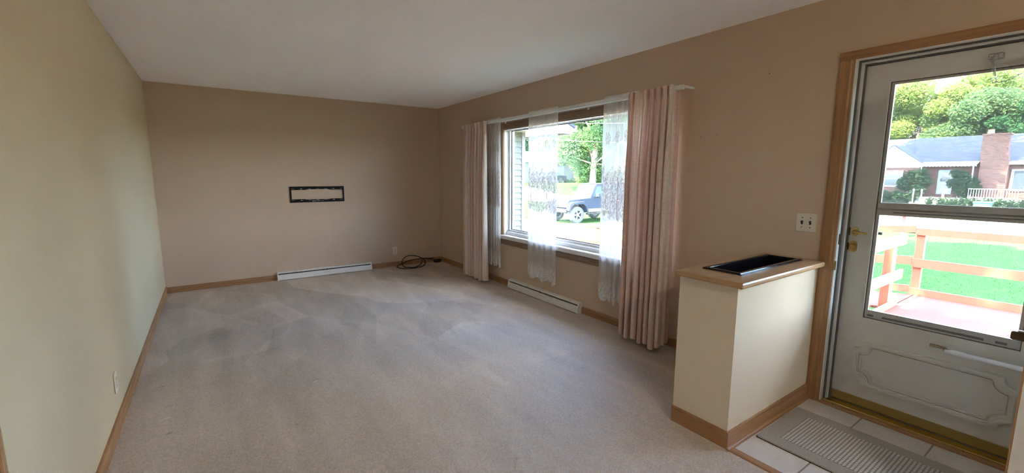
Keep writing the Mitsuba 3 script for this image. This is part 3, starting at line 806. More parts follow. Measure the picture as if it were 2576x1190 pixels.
gfr = sbox(gy0 + 0.004, 0.576, gy1 - 0.004, 1.928).difference(sbox(gy0 + 0.018, 1.262, gy1 - 0.018, 1.918)).difference(sbox(gy0 + 0.018, 0.622, gy1 - 0.018, 1.190))
obj('sash_frame', ext(gfr, 0.018, 'yz', SX0 + 0.008), 'aluminium_frame', sd, smooth=False)
obj('middle_rail', cat_([bx(SX0 - 0.004, SX0 + 0.010, gy0 + 0.006, gy1 - 0.006, 1.192, 1.222, 0.003), bx(SX0 - 0.001, SX0 + 0.010, gy0 + 0.006, gy1 - 0.006, 1.226, 1.260, 0.003)]), 'aluminium_frame', sd, smooth=False)
obj('rail_groove', bx(SX0 - 0.0048, SX0 - 0.002, gy0 + 0.05, 0.78, 1.206, 1.212), 'grey_slot', sd, smooth=False)
for a, b in ((0.845, 0.815), (0.775, 0.365), (0.325, 0.285)):
    obj('vent_slot', bx(SX0 + 0.0065, SX0 + 0.0085, b, a, 0.585, 0.597, 0.0008), 'grey_slot', sd, smooth=False)
for nm, z0, z1 in (('upper_pane', 1.262, 1.918), ('lower_pane', 0.622, 1.190)):
    g = trimesh.Trimesh([[SX0 + 0.017, gy0 + 0.018, z0], [SX0 + 0.017, gy1 - 0.018, z0], [SX0 + 0.017, gy1 - 0.018, z1], [SX0 + 0.017, gy0 + 0.018, z1]], [[0, 1, 2], [0, 2, 3]], process=False)
    obj(nm, g, 'pane', sd, smooth=False)
g = trimesh.Trimesh([[SX0 + 0.030, gy0 + 0.018, 1.262], [SX0 + 0.030, gy1 - 0.018, 1.262], [SX0 + 0.030, gy1 - 0.018, 1.918], [SX0 + 0.030, gy0 + 0.018, 1.918]], [[0, 1, 2], [0, 2, 3]], process=False)
obj('insect_screen', g, 'insect_screen', sd, smooth=False)
# scalloped moulding on the lower panel
yc = (sy0 + sy1) / 2
def scallop(d, r):
    b = sbox(yc - 0.333 + d, 0.150 + d, yc + 0.333 - d, 0.432 - d)
    for a in (yc - 0.333 + d, yc + 0.333 - d):
        for c in (0.150 + d, 0.432 - d):
            b = b.difference(Point(a, c).buffer(r, 16))
    return b


mould = []
for d, h in ((0.0, 0.004), (0.005, 0.008), (0.010, 0.010), (0.026, 0.008), (0.034, 0.004)):
    pass
lv = [(0.000, 0.003, 0.011), (0.003, 0.008, 0.018), (0.008, 0.018, 0.022), (0.018, 0.023, 0.017), (0.023, 0.029, 0.010), (0.034, 0.044, 0.006)]
for d0_, d1_, h in lv:
    mould.append(ext(scallop(d0_, 0.052 + 0.2 * d0_).difference(scallop(d1_, 0.052 + 0.2 * d1_)), h, 'yz', SX0 - h))
obj('panel_moulding', cat_(mould), 'door_white', sd, smooth=False)
obj('kick_plate', bx(SX0 - 0.006, SX0, sy0 + 0.003, sy1 - 0.003, 0.018, 0.074, 0.002), 'brass_dull', sd, smooth=False)
obj('sweep', bx(SX0 - 0.004, SX0 + 0.01, sy0 + 0.003, sy1 - 0.003, 0.008, 0.017), 'weatherstrip', sd, smooth=False)
# lever latch and deadbolt
LZ, LY = 1.083, 0.945
def oval(w, h):
    return shapely.affinity.scale(Point(0, 0).buffer(1, 20), w, h)


hd = obj('lever_handle', cat_([ext(shapely.affinity.translate(oval(0.017, 0.027), LY, LZ), 0.005, 'yz', SX0 - 0.005), lathe([(0, 0), (0.013, 0), (0.011, 0.012), (0.009, 0.030), (0, 0.034)], '-x', (SX0 - 0.005, LY, LZ), 18)]), 'brass', sd)
obj('lever', tube([(SX0 - 0.034, LY, LZ), (SX0 - 0.040, LY - 0.012, LZ), (SX0 - 0.042, LY - 0.035, LZ - 0.002), (SX0 - 0.040, LY - 0.066, LZ - 0.005)], [0.009, 0.009, 0.0075, 0.006], 10), 'brass', hd)
obj('latch_case', bx(SX0 - 0.010, SX0 + 0.006, sy1 - 0.006, sy1 + 0.012, LZ - 0.024, LZ + 0.024, 0.002), 'bronze', hd, smooth=False)
obj('outside_lever', tube([(SX1 + 0.045, LY - 0.03, LZ - 0.004), (SX1 + 0.045, LY - 0.105, LZ - 0.008)], 0.008, 10), 'black_metal', hd)
BZ = 0.992
db = obj('deadbolt', ext(shapely.affinity.translate(unary_union([sbox(-0.019, -0.016, 0.019, 0.016), Point(0, 0.016).buffer(0.019), Point(0, -0.016).buffer(0.019)]), 0.948, BZ), 0.005, 'yz', SX0 - 0.005), 'brass', sd, smooth=False)
obj('thumb_turn', lathe([(0, 0), (0.017, 0), (0.018, 0.008), (0.014, 0.018), (0.006, 0.022), (0, 0.023)], '-x', (SX0 - 0.005, 0.948, BZ), 20), 'brass', db)
obj('bolt_case', bx(SX0 - 0.010, SX0 + 0.006, sy1 - 0.006, sy1 + 0.012, BZ - 0.022, BZ + 0.022, 0.002), 'bronze', db, smooth=False)
# pneumatic closer
cl = obj('closer', lathe([(0, 0.0), (0.011, 0.0), (0.014, 0.006), (0.014, 0.05), (0.0125, 0.055), (0.0125, 0.28), (0.010, 0.285), (0, 0.285)], 'y', (0, 0, 0), 18).apply_transform(rot([0, 0, 1], 180)).apply_translation((SX0 - 0.045, 0.468, 0.500)), 'plastic_white', sd)
lab(cl, 'white tube of the door closer')
obj('closer_bracket', cat_([bx(SX0 - 0.004, SX0, 0.490, 0.556, 0.493, 0.510, 0.001), bx(SX0 - 0.046, SX0 - 0.003, 0.485, 0.497, 0.497, 0.504, 0.001)]), 'rust', cl, smooth=False)
obj('closer_tip', bx(SX0 - 0.052, SX0 - 0.038, 0.468, 0.490, 0.494, 0.507, 0.002), 'plastic_white', cl, smooth=False)
obj('closer_rod', tube([(SX0 - 0.045, 0.184, 0.5), (SX0 - 0.045, 0.135, 0.5)], 0.004, 8), 'steel', cl)

# wind chain with spring at the top of the storm door
ch = thing('door_chain', 'silver spring and chain hanging at the top of the storm door', 'door chain')
cxx, cyy, czz = SX0 - 0.028, 0.487, 1.985
hx = []
for k in range(20 * 12 + 1):
    a = k / 12 * 2 * PI
    t = k / (20 * 12)
    hx.append((cxx + 0.006 * math.cos(a), cyy - 0.006 - 0.018 * t + 0.006 * math.sin(a), czz - 0.095 * t))
obj('spring', tube(hx, 0.0012, 5), 'steel', ch, smooth=True)
obj('hook', tube(spline([(cxx, cyy - 0.019, czz - 0.095), (cxx, cyy - 0.018, czz - 0.115), (cxx, cyy - 0.026, czz - 0.125), (cxx, cyy - 0.034, czz - 0.112), (cxx, cyy - 0.034, czz - 0.095)], 6), 0.0014, 6), 'steel', ch)
obj('mount', cat_([bx(cxx - 0.003, SX0, cyy - 0.045, cyy + 0.006, czz - 0.014, czz + 0.012, 0.003), bx(cxx - 0.010, cxx + 0.004, cyy - 0.030, cyy - 0.012, czz - 0.020, czz + 0.006, 0.003)]), 'steel', ch, smooth=False)
p0, p1 = np.array([cxx, cyy - 0.030, czz - 0.121]), np.array([SX0 + 0.0, cyy - 0.105, czz - 0.092])
for k in range(9):
    c = p0 + (p1 - p0) * (k + 0.5) / 9 + np.array([0, 0, -0.012 * math.sin((k + 0.5) / 9 * PI)])
    tdir = (p1 - p0) / np.linalg.norm(p1 - p0)
    nrm = np.cross(tdir, [1, 0, 0]) if k % 2 else np.array([1.0, 0, 0])
    nrm /= np.linalg.norm(nrm)
    ringp = [c + 0.0070 * math.cos(a) * tdir + 0.0032 * math.sin(a) * nrm for a in np.linspace(0, 2 * PI, 12, endpoint=False)]
    obj('link', tube(ringp, 0.0009, 5, closed=True), 'steel', ch)

# open entry door leaf at the right edge
ld = thing('door_2', 'cream entry door swung open into the room at the right photo edge', 'door', kind='structure')
hinge, latch = np.array([XW - 0.012, 0.090]), np.array([2.175, 0.128])
L = np.linalg.norm(hinge - latch)
ang = math.degrees(math.atan2(hinge[1] - latch[1], hinge[0] - latch[0]))
LM = tm((latch[0], latch[1], 0)) @ rot([0, 0, 1], ang)
obj('leaf', xf(bx(0, L, -0.022, 0.020, 0.016, 2.040, 0.002), LM), 'door_white', ld, smooth=False)
obj('edge_strip', xf(bx(-0.001, 0.012, 0.0195, 0.0235, 0.016, 2.040), LM), 'oak_z', ld, smooth=False)
kn = obj('knob', xf(lathe([(0, 0), (0.012, 0), (0.0155, 0.004), (0.0155, 0.044), (0.0135, 0.048), (0, 0.048)], 'y', (0.062, 0.022, 0.872), 20), LM), 'bronze', ld)
obj('thumb_piece', xf(bx(0.057, 0.067, 0.040, 0.056, 0.888, 0.893, 0.001), LM), 'steel', kn, smooth=False)

# ------------------------------------------------------------------ unseen lamp behind the viewer, placed to light the room
lp = thing('unseen_ceiling_lamp', 'unseen round frosted ceiling lamp behind the viewer, placed to light the room', 'lamp')
LXY = (0.8, -1.2)
obj('base_ring', lathe([(0.0, 0.0), (0.17, 0.0), (0.17, -0.025), (0.155, -0.03), (0.0, -0.03)], 'z', (LXY[0], LXY[1], H), 32), 'brass', lp)
dome = obj('glass_dome', lathe([(0.150, -0.03), (0.148, -0.05), (0.125, -0.085), (0.08, -0.108), (0.0, -0.115)][::-1], 'z', (LXY[0], LXY[1], H), 32), 'plastic_white', lp, smooth=True)
scene[dome]['emitter'] = {'type': 'area', 'radiance': {'type': 'rgb', 'value': [LAMP * 1.0, LAMP * 0.88, LAMP * 0.72]}}

# ------------------------------------------------------------------ house exterior
rf = obj('unseen_roof_overhang', cat_([ext(unary_union([sbox(XR - 0.5, YR - 0.6, 3.70, 7.2), sbox(3.0, YR - 0.6, 4.65, 1.95)]).difference(sbox(XR - 0.1, YR - 0.1, XO - 0.02, YB + 0.1)), 0.10, 'xy', 2.36), bx(XR - 0.5, 3.70, YR - 0.6, 7.2, 2.60, 2.68), bx(3.69, 4.65, YR - 0.6, 1.95, 2.462, 2.52)]), 'soffit', smooth=False)  # unseen overhang, made deeper over the door to shade the deck
tag(rf, 'white roof overhang out of view above the front door and window, deepened to shade the deck', 'roof', kind='structure')

# wing of the house seen through the left of the picture window
wgs = thing('house_wing', 'cream sided wing of the house at the left side of the window view', 'house wing', kind='structure')
obj('core', bx(XO, 4.70, 6.43, 13.0, -0.95, 2.16), 'siding', wgs, smooth=False)
sp = 0.101
for k in range(31):
    z0 = -0.92 + k * sp
    b = Polygon([(0, -0.004), (0.030, -0.004), (0.030, 0.004), (0.004, sp), (0, sp)])
    b = shapely.affinity.scale(b, -1, 1, origin=(0, 0))
    obj('siding_board', xf(ext(b, 4.655 - XO, 'yz', XO), tm((0, 6.432, z0))), 'siding', wgs, smooth=False)
obj('corner_trim', cat_([bx(4.655, 4.725, 6.392, 6.43, -0.95, 2.16), bx(4.70, 4.725, 6.405, 6.50, -0.95, 2.16)]), 'trim_white', wgs, smooth=False)
obj('soffit', ext(Polygon([(XO, 5.86), (5.34, 5.86), (5.34, 13.2), (XO, 13.2)]), 0.02, 'xy', 2.16), 'soffit', wgs, smooth=False)
obj('fascia', cat_([bx(XO + 0.6, 5.36, 5.84, 5.86, 2.13, 2.29), bx(5.34, 5.36, 5.84, 13.2, 2.13, 2.29)]), 'trim_white', wgs, smooth=False)
gut = Polygon([(0, 0), (0.09, 0), (0.11, 0.09), (0.10, 0.10), (0.09, 0.02), (0.01, 0.02), (0.01, 0.10), (0, 0.10)])
obj('gutter', xf(ext(gut, 7.36, 'xz', 5.84), tm((5.36, 0, 2.18))), 'trim_white', wgs, smooth=False)
obj('roof_plane', trimesh.Trimesh([[XO + 0.6, 5.82, 2.95], [5.40, 5.82, 2.28], [5.40, 13.3, 2.28], [XO + 0.6, 13.3, 2.95], [XO + 0.6, 5.82, 2.90], [5.40, 5.82, 2.23], [5.40, 13.3, 2.23], [XO + 0.6, 13.3, 2.90]],
                                  [[0, 1, 2], [0, 2, 3], [4, 6, 5], [4, 7, 6], [0, 4, 5], [0, 5, 1], [1, 5, 6], [1, 6, 2], [2, 6, 7], [2, 7, 3], [3, 7, 4], [3, 4, 0]], process=False), 'shingles', wgs, smooth=False, uv=None)

# ------------------------------------------------------------------ terrain
def gz(x, y):
    x, y = np.asarray(x, float), np.asarray(y, float)
    return -0.90 + 1.25 * ss(33.5, 41.0, 0.45 * x + 0.55 * y) + 0.02 * np.sin(x * 0.3 + y * 0.2)


def patch(xs, ys, dz):
    X, Y = np.meshgrid(xs, ys)
    return grid(np.stack([X, Y, gz(X, Y) + dz], -1))


lawn = obj('lawn', patch(np.concatenate([np.linspace(-40, 0, 12), np.linspace(1.5, 70, 60), np.linspace(75, 260, 20)]), np.concatenate([np.linspace(-160, -20, 24), np.linspace(-18, 75, 80), np.linspace(80, 260, 24)]), 0.0), 'grass', smooth=True)
tag(lawn, 'green front lawn around the deck and across the street', 'lawn', kind='structure')
st = obj('street', patch(np.linspace(23.2, 32.4, 8), np.linspace(-90, 140, 150), 0.03), 'street_concrete', smooth=True)
tag(st, 'bright concrete street between the lawns', 'street', kind='structure')
dv = obj('driveway', patch(np.linspace(7.95, 13.4, 10), np.linspace(6.0, 21, 20), 0.03), 'street_concrete', smooth=True)
tag(dv, 'bright concrete driveway below the picture window', 'driveway', kind='structure')
# short grass standing up near the deck
gv, gf = [], []
for k in range(16000):
    x, y = rng.uniform(8.1, 22.5), rng.uniform(-3, 6)
    a, h = rng.uniform(0, 2 * PI), rng.uniform(0.02, 0.055)
    z = float(gz(x, y))
    dx, dy = 0.006 * math.cos(a), 0.006 * math.sin(a)
    i = len(gv)
    gv += [[x - dx, y - dy, z - 0.005], [x + dx, y + dy, z - 0.005], [x + rng.normal(0, 0.015), y + rng.normal(0, 0.015), z + h]]
    gf += [[i, i + 1, i + 2]]
gr = obj('grass_blades', trimesh.Trimesh(gv, gf, process=False), 'grass_blade', smooth=False)
tag(gr, 'short green grass blades on the front lawn beyond the deck', 'grass', kind='stuff')

# ------------------------------------------------------------------ deck, ramp and railings
DKZ = -0.20
dk = thing('deck', 'salmon painted wooden deck outside the storm door', 'deck')
for a, b in ((1.60, 0.40), (0.393, -0.80), (-0.807, -2.0)):
    obj('floor_panel', bx(XO + 0.01, 7.832, b, a, DKZ - 0.03, DKZ - 0.001, 0.003), 'deck_floor_paint', dk, smooth=False)
obj('rim_joist', cat_([bx(7.78, 7.832, -2.0, 1.6, DKZ - 0.22, DKZ - 0.031), bx(XO + 0.01, 7.78, 1.55, 1.60, DKZ - 0.22, DKZ - 0.031)]), 'deck_paint', dk, smooth=False)
for x in (3.6, 5.7, 7.7):
    for y in (-1.8, 0.2, 1.45):
        obj('support_post', bx(x - 0.05, x + 0.05, y - 0.05, y + 0.05, -1.0, DKZ - 0.031), 'deck_paint', dk, smooth=False)
rp = thing('ramp', 'salmon painted wooden ramp sloping away from the deck past the window', 'ramp')
RS = 0.088
def rz(y):
    return DKZ - RS * max(0.0, y - 1.61)


def slant(x0, x1, y0, y1, za, zb, h):
    """A board from (y0, top za) to (y1, top zb)."""
    return ext(Polygon([(y0, za - h), (y1, zb - h), (y1, zb), (y0, za)]), x1 - x0, 'yz', x0)


for k in range(7):
    a, b = 1.61 + k * 1.15, 1.61 + (k + 1) * 1.15 - 0.007
    obj('floor_panel', slant(6.80, 7.832, a, b, rz(a), rz(b), 0.03), 'deck_floor_paint', rp, smooth=False)
obj('stringer', slant(7.78, 7.832, 1.61, 9.65, rz(1.61) - 0.031, rz(9.65) - 0.031, 0.15), 'deck_paint', rp, smooth=False)

ro = thing('deck_railing', 'long salmon railing along the outer edge of the deck in front of the lawn', 'railing')
XR0, XR1 = 7.795, 7.833
def rail_set(t, ya, yb, z0, sl):
    for nm, lo, hi in (('top_rail', 0.825, 0.915), ('middle_rail', 0.385, 0.50), ('bottom_rail', 0.0, 0.095)):
        obj(nm, slant(XR0, XR1, ya, yb, z0 + hi - 0.0, z0 + hi - sl * (yb - ya), hi - lo), 'deck_paint', t, smooth=False)


rail_set(ro, -2.0, 1.66, DKZ, 0.0)
for y in (1.61, -0.35, -1.95):
    obj('post', bx(XR1, XR1 + 0.085, y - 0.045, y + 0.045, -1.0, DKZ + 0.83, 0.004), 'deck_paint', ro, smooth=False)
rq = thing('ramp_railing', 'salmon railing that slopes down along the outer side of the ramp', 'railing')
rail_set(rq, 1.662, 9.6, DKZ + 0.03, RS)
for y in (3.6, 5.6, 7.55, 9.5):
    obj('post', bx(XR1, XR1 + 0.085, y - 0.045, y + 0.045, -1.0, rz(y) + 0.84, 0.004), 'deck_paint', rq, smooth=False)
rn = thing('side_railing', 'salmon railing from the house wall to the ramp opening on the left of the deck', 'railing')
for nm, lo, hi, xe in (('top_rail', 0.77, 0.90, 7.08), ('middle_rail', 0.335, 0.455, 7.08), ('bottom_rail', 0.0, 0.075, 7.0)):
    obj(nm, bx(XO + 0.03, xe, 1.575, 1.612, DKZ + lo, DKZ + hi, 0.004), 'deck_paint', rn, smooth=False)
for x in (3.45, 6.80):
    obj('post', bx(x - 0.055, x + 0.085, 1.613, 1.70, -1.0, DKZ + 0.83, 0.004), 'deck_paint', rn, smooth=False)

# ------------------------------------------------------------------ trees and shrubs
def leaf_mesh(centres, radii, n, size, r, squash=0.8, hollow=0.35):
    """n leaf quads scattered in the given balls."""
    w = np.array(radii) ** 2
    idx = r.choice(len(centres), n, p=w / w.sum())
    d = r.normal(size=(n, 3)); d /= np.linalg.norm(d, axis=1, keepdims=True)
    rad = (hollow + (1 - hollow) * r.random(n) ** 0.6)[:, None]
    c = np.array(centres)[idx] + d * rad * np.array(radii)[idx][:, None] * np.array([1, 1, squash])
    a = r.normal(size=(n, 3)); a[:, 2] *= 0.6; a /= np.linalg.norm(a, axis=1, keepdims=True)
    b = np.cross(a, r.normal(size=(n, 3))); b /= np.linalg.norm(b, axis=1, keepdims=True)
    s = size * r.uniform(0.6, 1.4, n)[:, None]
    v = np.stack([c - a * s, c - b * s * 0.55, c + a * s, c + b * s * 0.55], 1).reshape(-1, 3)
    i = np.arange(n)[:, None] * 4
    f = np.vstack([i + [0, 1, 2], i + [0, 2, 3]])
    return trimesh.Trimesh(v, f, process=False)


def tree(name, label, x, y, h, crown, n, size, leaf, seed, low=0.25, group=None, trunk=0.25, lean=(0, 0), clumps=26):
    r = np.random.default_rng(seed)
    t = thing(name, label, 'tree', group)
    z = float(gz(x, y))
    top = np.array([x + lean[0], y + lean[1], z + h * 0.75])
    pts = spline([(x, y, z - 0.2), (x + lean[0] * 0.25 + r.normal(0, 0.15), y + lean[1] * 0.25, z + h * 0.25), (x + lean[0] * 0.6, y + lean[1] * 0.6 + r.normal(0, 0.2), z + h * 0.5), top], 5)
    obj('trunk', tube(pts, np.linspace(trunk, trunk * 0.25, len(pts)), 8), 'bark', t, smooth=True)
    cs_, rs_ = [], []
    br = []
    for k in range(clumps):
        f = r.uniform(low, 1.0)
        a = r.uniform(0, 2 * PI)
        q = crown * math.sqrt(max(0.05, 1 - ((f - 0.55) / 0.55) ** 2)) * r.uniform(0.35, 1.0)
        c = np.array([x + lean[0] * f + q * math.cos(a), y + lean[1] * f + q * math.sin(a), z + h * f])
        cs_.append(c); rs_.append(crown * r.uniform(0.25, 0.45))
        if k % 3 == 0:
            s0 = pts[min(len(pts) - 1, int(len(pts) * max(0.3, f - 0.25)))]
            br.append(tube(spline([s0, (s0 + c) / 2 + np.array([0, 0, -0.2]), c], 3), np.linspace(trunk * 0.35, trunk * 0.08, 7), 5))
    obj('branches', cat_(br), 'bark', t, smooth=True)
    key = obj('foliage', leaf_mesh(cs_, rs_, n, size, r, hollow=0.2), leaf, t, smooth=False)
    lab(key, kind='stuff')
    return t


# behind the brick house
tb = 'trees behind the brick house'
tree('tree', 'yellow-green tree rising behind the white gable of the brick house', 65.5, 14.6, 10.8, 4.6, 50000, 0.13, 'leaf_light', 21, 0.15, tb)
tree('tree', 'dark green tree behind the roof of the brick house, left of its chimney', 65, 11.0, 9.6, 4.2, 45000, 0.13, 'leaf_mid', 22, 0.2, tb)
tree('tree', 'tall yellow-green tree behind the middle of the brick house roof', 72, 9.4, 12.4, 5.0, 45000, 0.15, 'leaf_light', 23, 0.3, tb)
tree('tree', 'dark tree directly behind the brick chimney', 64, 6.9, 9.4, 3.2, 30000, 0.12, 'leaf_dark', 24, 0.2, tb)
tree('tree', 'light green tree behind the roof right of the brick chimney', 67, 3.6, 9.6, 4.0, 40000, 0.13, 'leaf_light', 25, 0.2, tb)
tree('tree', 'mid green tree hidden low behind the white gable', 65.0, 19.5, 10.0, 4.0, 25000, 0.14, 'leaf_mid', 26, 0.15, tb)
# seen through the picture window
tw = 'trees seen through the picture window'
tree('tree', 'large leafy tree with a pale leaning trunk beyond the parked off-road car', 36.2, 36.0, 16.5, 5.6, 60000, 0.15, 'leaf_mid', 31, 0.16, tw, 0.42, (0.6, -0.6), 34)
tree('tree', 'bright yellow-green tree right of the pale leaning trunk', 42.0, 39.5, 15.0, 5.0, 40000, 0.14, 'leaf_light', 32, 0.06, tw)
tree('tree', 'bushy green tree behind the blue-roofed house', 52, 62.5, 14.5, 6.0, 26000, 0.20, 'leaf_mid', 33, 0.1, tw)
tree('tree', 'green tree at the far left of the window view beside the house wing', 43, 63, 13.0, 5.5, 22000, 0.20, 'leaf_mid', 34, 0.1, tw)
tree('tree', 'dense tree filling the gap behind the near sheer curtain', 47, 42, 15, 5.5, 30000, 0.16, 'leaf_mid', 35, 0.06, tw)
tree('tree', 'pale tree farthest behind the blue-roofed house', 62, 68, 17, 6.0, 16000, 0.24, 'leaf_light', 36, 0.1, tw)
# tall tree out of view behind the house, placed so its crown shades the lawn
tree('tree', 'tall tree out of view behind the house, placed to shade the near lawn', -7.6, 2.0, 23.0, 5.0, 9000, 0.36, 'leaf_mid', 41, 0.72, None, 0.4, (7.0, 0.0), 44)


# far lawn trees, trunks out of view, placed to dapple the brick house with shade
tree('tree', 'street tree out of view left of the brick house, its crown placed to shade the roof', 41.5, 18.0, 16.5, 5.4, 12000, 0.34, 'leaf_mid', 42, 0.66, None, 0.3, (1.5, -8.5), 34)
tree('tree', 'street tree right of the brick house whose leaves hang in at the top right', 40.5, -0.6, 16.0, 5.0, 22000, 0.13, 'leaf_light', 43, 0.62)


def shrub(label, centres, radii, n, size, leaf, seed, group=None):
    r = np.random.default_rng(seed)
    t = thing('shrub', label, 'shrub', group)
    x, y, z = np.mean(np.array(centres), 0)
    z0 = float(gz(x, y)) - 0.05
    st_ = []
    for k in range(5):
        c = centres[k % len(centres)]
        st_.append(tube([(x + r.normal(0, 0.06), y + r.normal(0, 0.06), z0), ((x + c[0]) / 2, (y + c[1]) / 2, (z0 + c[2]) / 2), tuple(c)], [0.035, 0.025, 0.012], 5))
    obj('stems', cat_(st_), 'bark', t, smooth=True)
    lab(obj('foliage', leaf_mesh(centres, radii, n, size, r, 1.0, 0.1), leaf, t, smooth=False), kind='stuff')
    return t


# ------------------------------------------------------------------ brick house across the street
DX = 50.0
bh = thing('brick_house', 'single-storey brick house with dark roof across the street, seen through the storm door', 'house')
EZ, RX0, RXR = 2.46, 49.45, 54.6
RZ = EZ + (RXR - RX0) * 0.465
BY0, BY1 = -9.0, 15.2
obj('wall', bx(DX, DX + 9.2, BY0, BY1, -1.0, EZ - 0.05), 'brick', bh, smooth=False)
def roof_mesh(y0, y1):
    v = np.array([[RX0, y0, EZ], [RXR, y0, RZ], [RXR, y1, RZ], [RX0, y1, EZ], [RXR, y0, RZ], [2 * RXR - RX0, y0, EZ], [2 * RXR - RX0, y1, EZ], [RXR, y1, RZ]])
    return trimesh.Trimesh(v, [[0, 1, 2], [0, 2, 3], [4, 5, 6], [4, 6, 7]], process=False), np.array([[p[1], (abs(p[0] - RX0)) * 1.1] for p in v])


m, uvs = roof_mesh(BY0 - 0.3, BY1 + 0.3)
obj('roof', m, 'shingles', bh, smooth=False, uv=uvs)
obj('fascia', bx(RX0 - 0.03, RX0 + 0.01, BY0 - 0.3, 7.2, EZ - 0.20, EZ + 0.01), 'trim_white', bh, smooth=False)
obj('soffit', bx(RX0, DX, BY0 - 0.3, BY1 + 0.3, EZ - 0.10, EZ - 0.06), 'trim_white', bh, smooth=False)
# gabled wing
GX, gy, hwid = 49.25, 12.62, 1.95
apex = 4.02
obj('gable_wall', bx(GX, DX + 0.2, gy - hwid + 0.12, gy + hwid - 0.12, -1.0, 2.10), 'brick', bh, smooth=False)
obj('gable_panel', ext(Polygon([(gy - hwid + 0.12, 2.10), (gy + hwid - 0.12, 2.10), (gy + hwid - 0.12, 2.42), (gy, apex - 0.12), (gy - hwid + 0.12, 2.42)]), 0.6, 'yz', GX), 'trim_white', bh, smooth=False)
for s in (-1, 1):
    obj('rake_board', ext(Polygon([(gy, apex - 0.02), (gy, apex - 0.22), (gy + s * (hwid + 0.05), 2.22), (gy + s * (hwid + 0.05), 2.42)]), 0.05, 'yz', GX - 0.10), 'trim_white', bh, smooth=False)
    v = np.array([[GX - 0.12, gy, apex + 0.02], [GX - 0.12, gy + s * (hwid + 0.12), 2.42], [53.4, gy + s * (hwid + 0.12), 2.42], [53.4, gy, apex + 0.02]])
    w = v - [0, 0, 0.05]
    obj('gable_roof', trimesh.Trimesh(np.vstack([v, w]), [[0, 1, 2], [0, 2, 3], [4, 6, 5], [4, 7, 6], [0, 4, 5], [0, 5, 1]], process=False), 'shingles', bh, smooth=False, uv=np.vstack([v, w])[:, [0, 2]])


def far_window(y0, y1, z0, z1, x, rails=1, name='window'):
    f = obj(name, ext(sbox(y0, z0, y1, z1).difference(sbox(y0 + 0.14, z0 + 0.14, y1 - 0.14, z1 - 0.12)), 0.09, 'yz', x - 0.08), 'trim_white', bh, smooth=False)
    obj('pane', bx(x - 0.03, x - 0.01, y0 + 0.14, y1 - 0.14, z0 + 0.14, z1 - 0.12), 'far_glass', f, smooth=False)
    for k in range(rails):
        zz = z0 + (z1 - z0) * (k + 1) / (rails + 1)
        obj('sash_bar', bx(x - 0.05, x - 0.03, y0 + 0.14, y1 - 0.14, zz - 0.025, zz + 0.025), 'trim_white', f, smooth=False)
    return f


far_window(11.80, 13.30, 0.44, 1.88, GX)
wd = far_window(3.2, 5.70, 0.28, 1.92, DX - 0.02, 0)
obj('mullion', bx(DX - 0.08, DX - 0.04, 4.85, 4.97, 0.4, 1.8), 'trim_white', wd, smooth=False)
obj('drape', bx(DX - 0.04, DX - 0.032, 5.05, 5.50, 0.42, 1.80), 'paint_pale_blue', wd, smooth=False)
dr_ = obj('door', bx(DX - 0.05, DX + 0.01, 8.82, 9.74, -0.10, 1.90, 0.01), 'paint_pale_blue', bh, smooth=False)
obj('door_light', bx(DX - 0.06, DX - 0.045, 9.0, 9.56, 0.95, 1.70), 'far_glass', dr_, smooth=False)
obj('crossbuck', cat_([bx(DX - 0.075, DX - 0.045, 8.90, 9.66, 0.02, 0.10), bx(DX - 0.075, DX - 0.045, 8.90, 9.66, 0.72, 0.82)] +
                      [xf(bx(DX - 0.075, DX - 0.045, 8.90, 9.66, 0.36, 0.46), rot([1, 0, 0], s * 42, (DX, 9.28, 0.41))) for s in (-1, 1)]), 'trim_white', dr_, smooth=False)
cm = obj('chimney', cat_([ext(Polygon([(5.82, -1.0), (7.30, -1.0), (7.30, 2.4), (7.36, 3.2), (7.36, 4.62), (5.96, 4.62), (5.96, 3.2), (5.82, 2.4)]), 0.85, 'yz', 49.2), bx(49.14, 50.1, 5.90, 7.42, 4.50, 4.62)]), 'brick', bh, smooth=False)
obj('chimney_pot', lathe([(0, 0), (0.20, 0), (0.17, 0.28), (0.20, 0.32), (0.14, 0.32), (0, 0.30)], 'z', (49.6, 7.02, 4.62), 14), 'terracotta', cm)
aw = obj('awning', trimesh.Trimesh(*(lambda v: (v, [[0, 1, 2], [0, 2, 3], [4, 6, 5], [4, 7, 6], [0, 4, 5], [0, 5, 1]]))(np.array([[48.6, 7.38, 2.30], [48.6, 10.66, 2.30], [49.9, 10.66, 2.62], [49.9, 7.38, 2.62], [48.6, 7.38, 2.26], [48.6, 10.66, 2.26], [49.9, 10.66, 2.58], [49.9, 7.38, 2.58]])), process=False), 'trim_white', bh, smooth=False)
sc_ = sbox(7.38, 2.14, 10.66, 2.34)
for k in range(16):
    sc_ = sc_.difference(Point(7.38 + (k + 0.5) * 0.205, 2.12).buffer(0.07, 6))
obj('scalloped_valance', ext(sc_, 0.02, 'yz', 48.58), 'trim_white', aw, smooth=False)
for y in (7.55, 10.55):
    obj('awning_post', bx(48.62, 48.70, y - 0.04, y + 0.04, -0.6, 2.26), 'trim_white', bh, smooth=False)
obj('porch_slab', bx(48.0, 49.3, 4.8, 11.0, -1.0, -0.32), 'street_concrete', bh, smooth=False)
pr = thing('porch_railing', 'low white railing with thin balusters in front of the brick house', 'railing')
obj('top_rail', bx(47.97, 48.05, 4.96, 7.55, 0.40, 0.47), 'trim_white', pr, smooth=False)
obj('bottom_rail', bx(47.98, 48.04, 4.96, 7.55, -0.24, -0.18), 'trim_white', pr, smooth=False)
for k in range(19):
    y = 5.0 + k * 0.14
    obj('baluster', bx(47.99, 48.03, y - 0.02, y + 0.02, -0.32, 0.42), 'trim_white', pr, smooth=False)
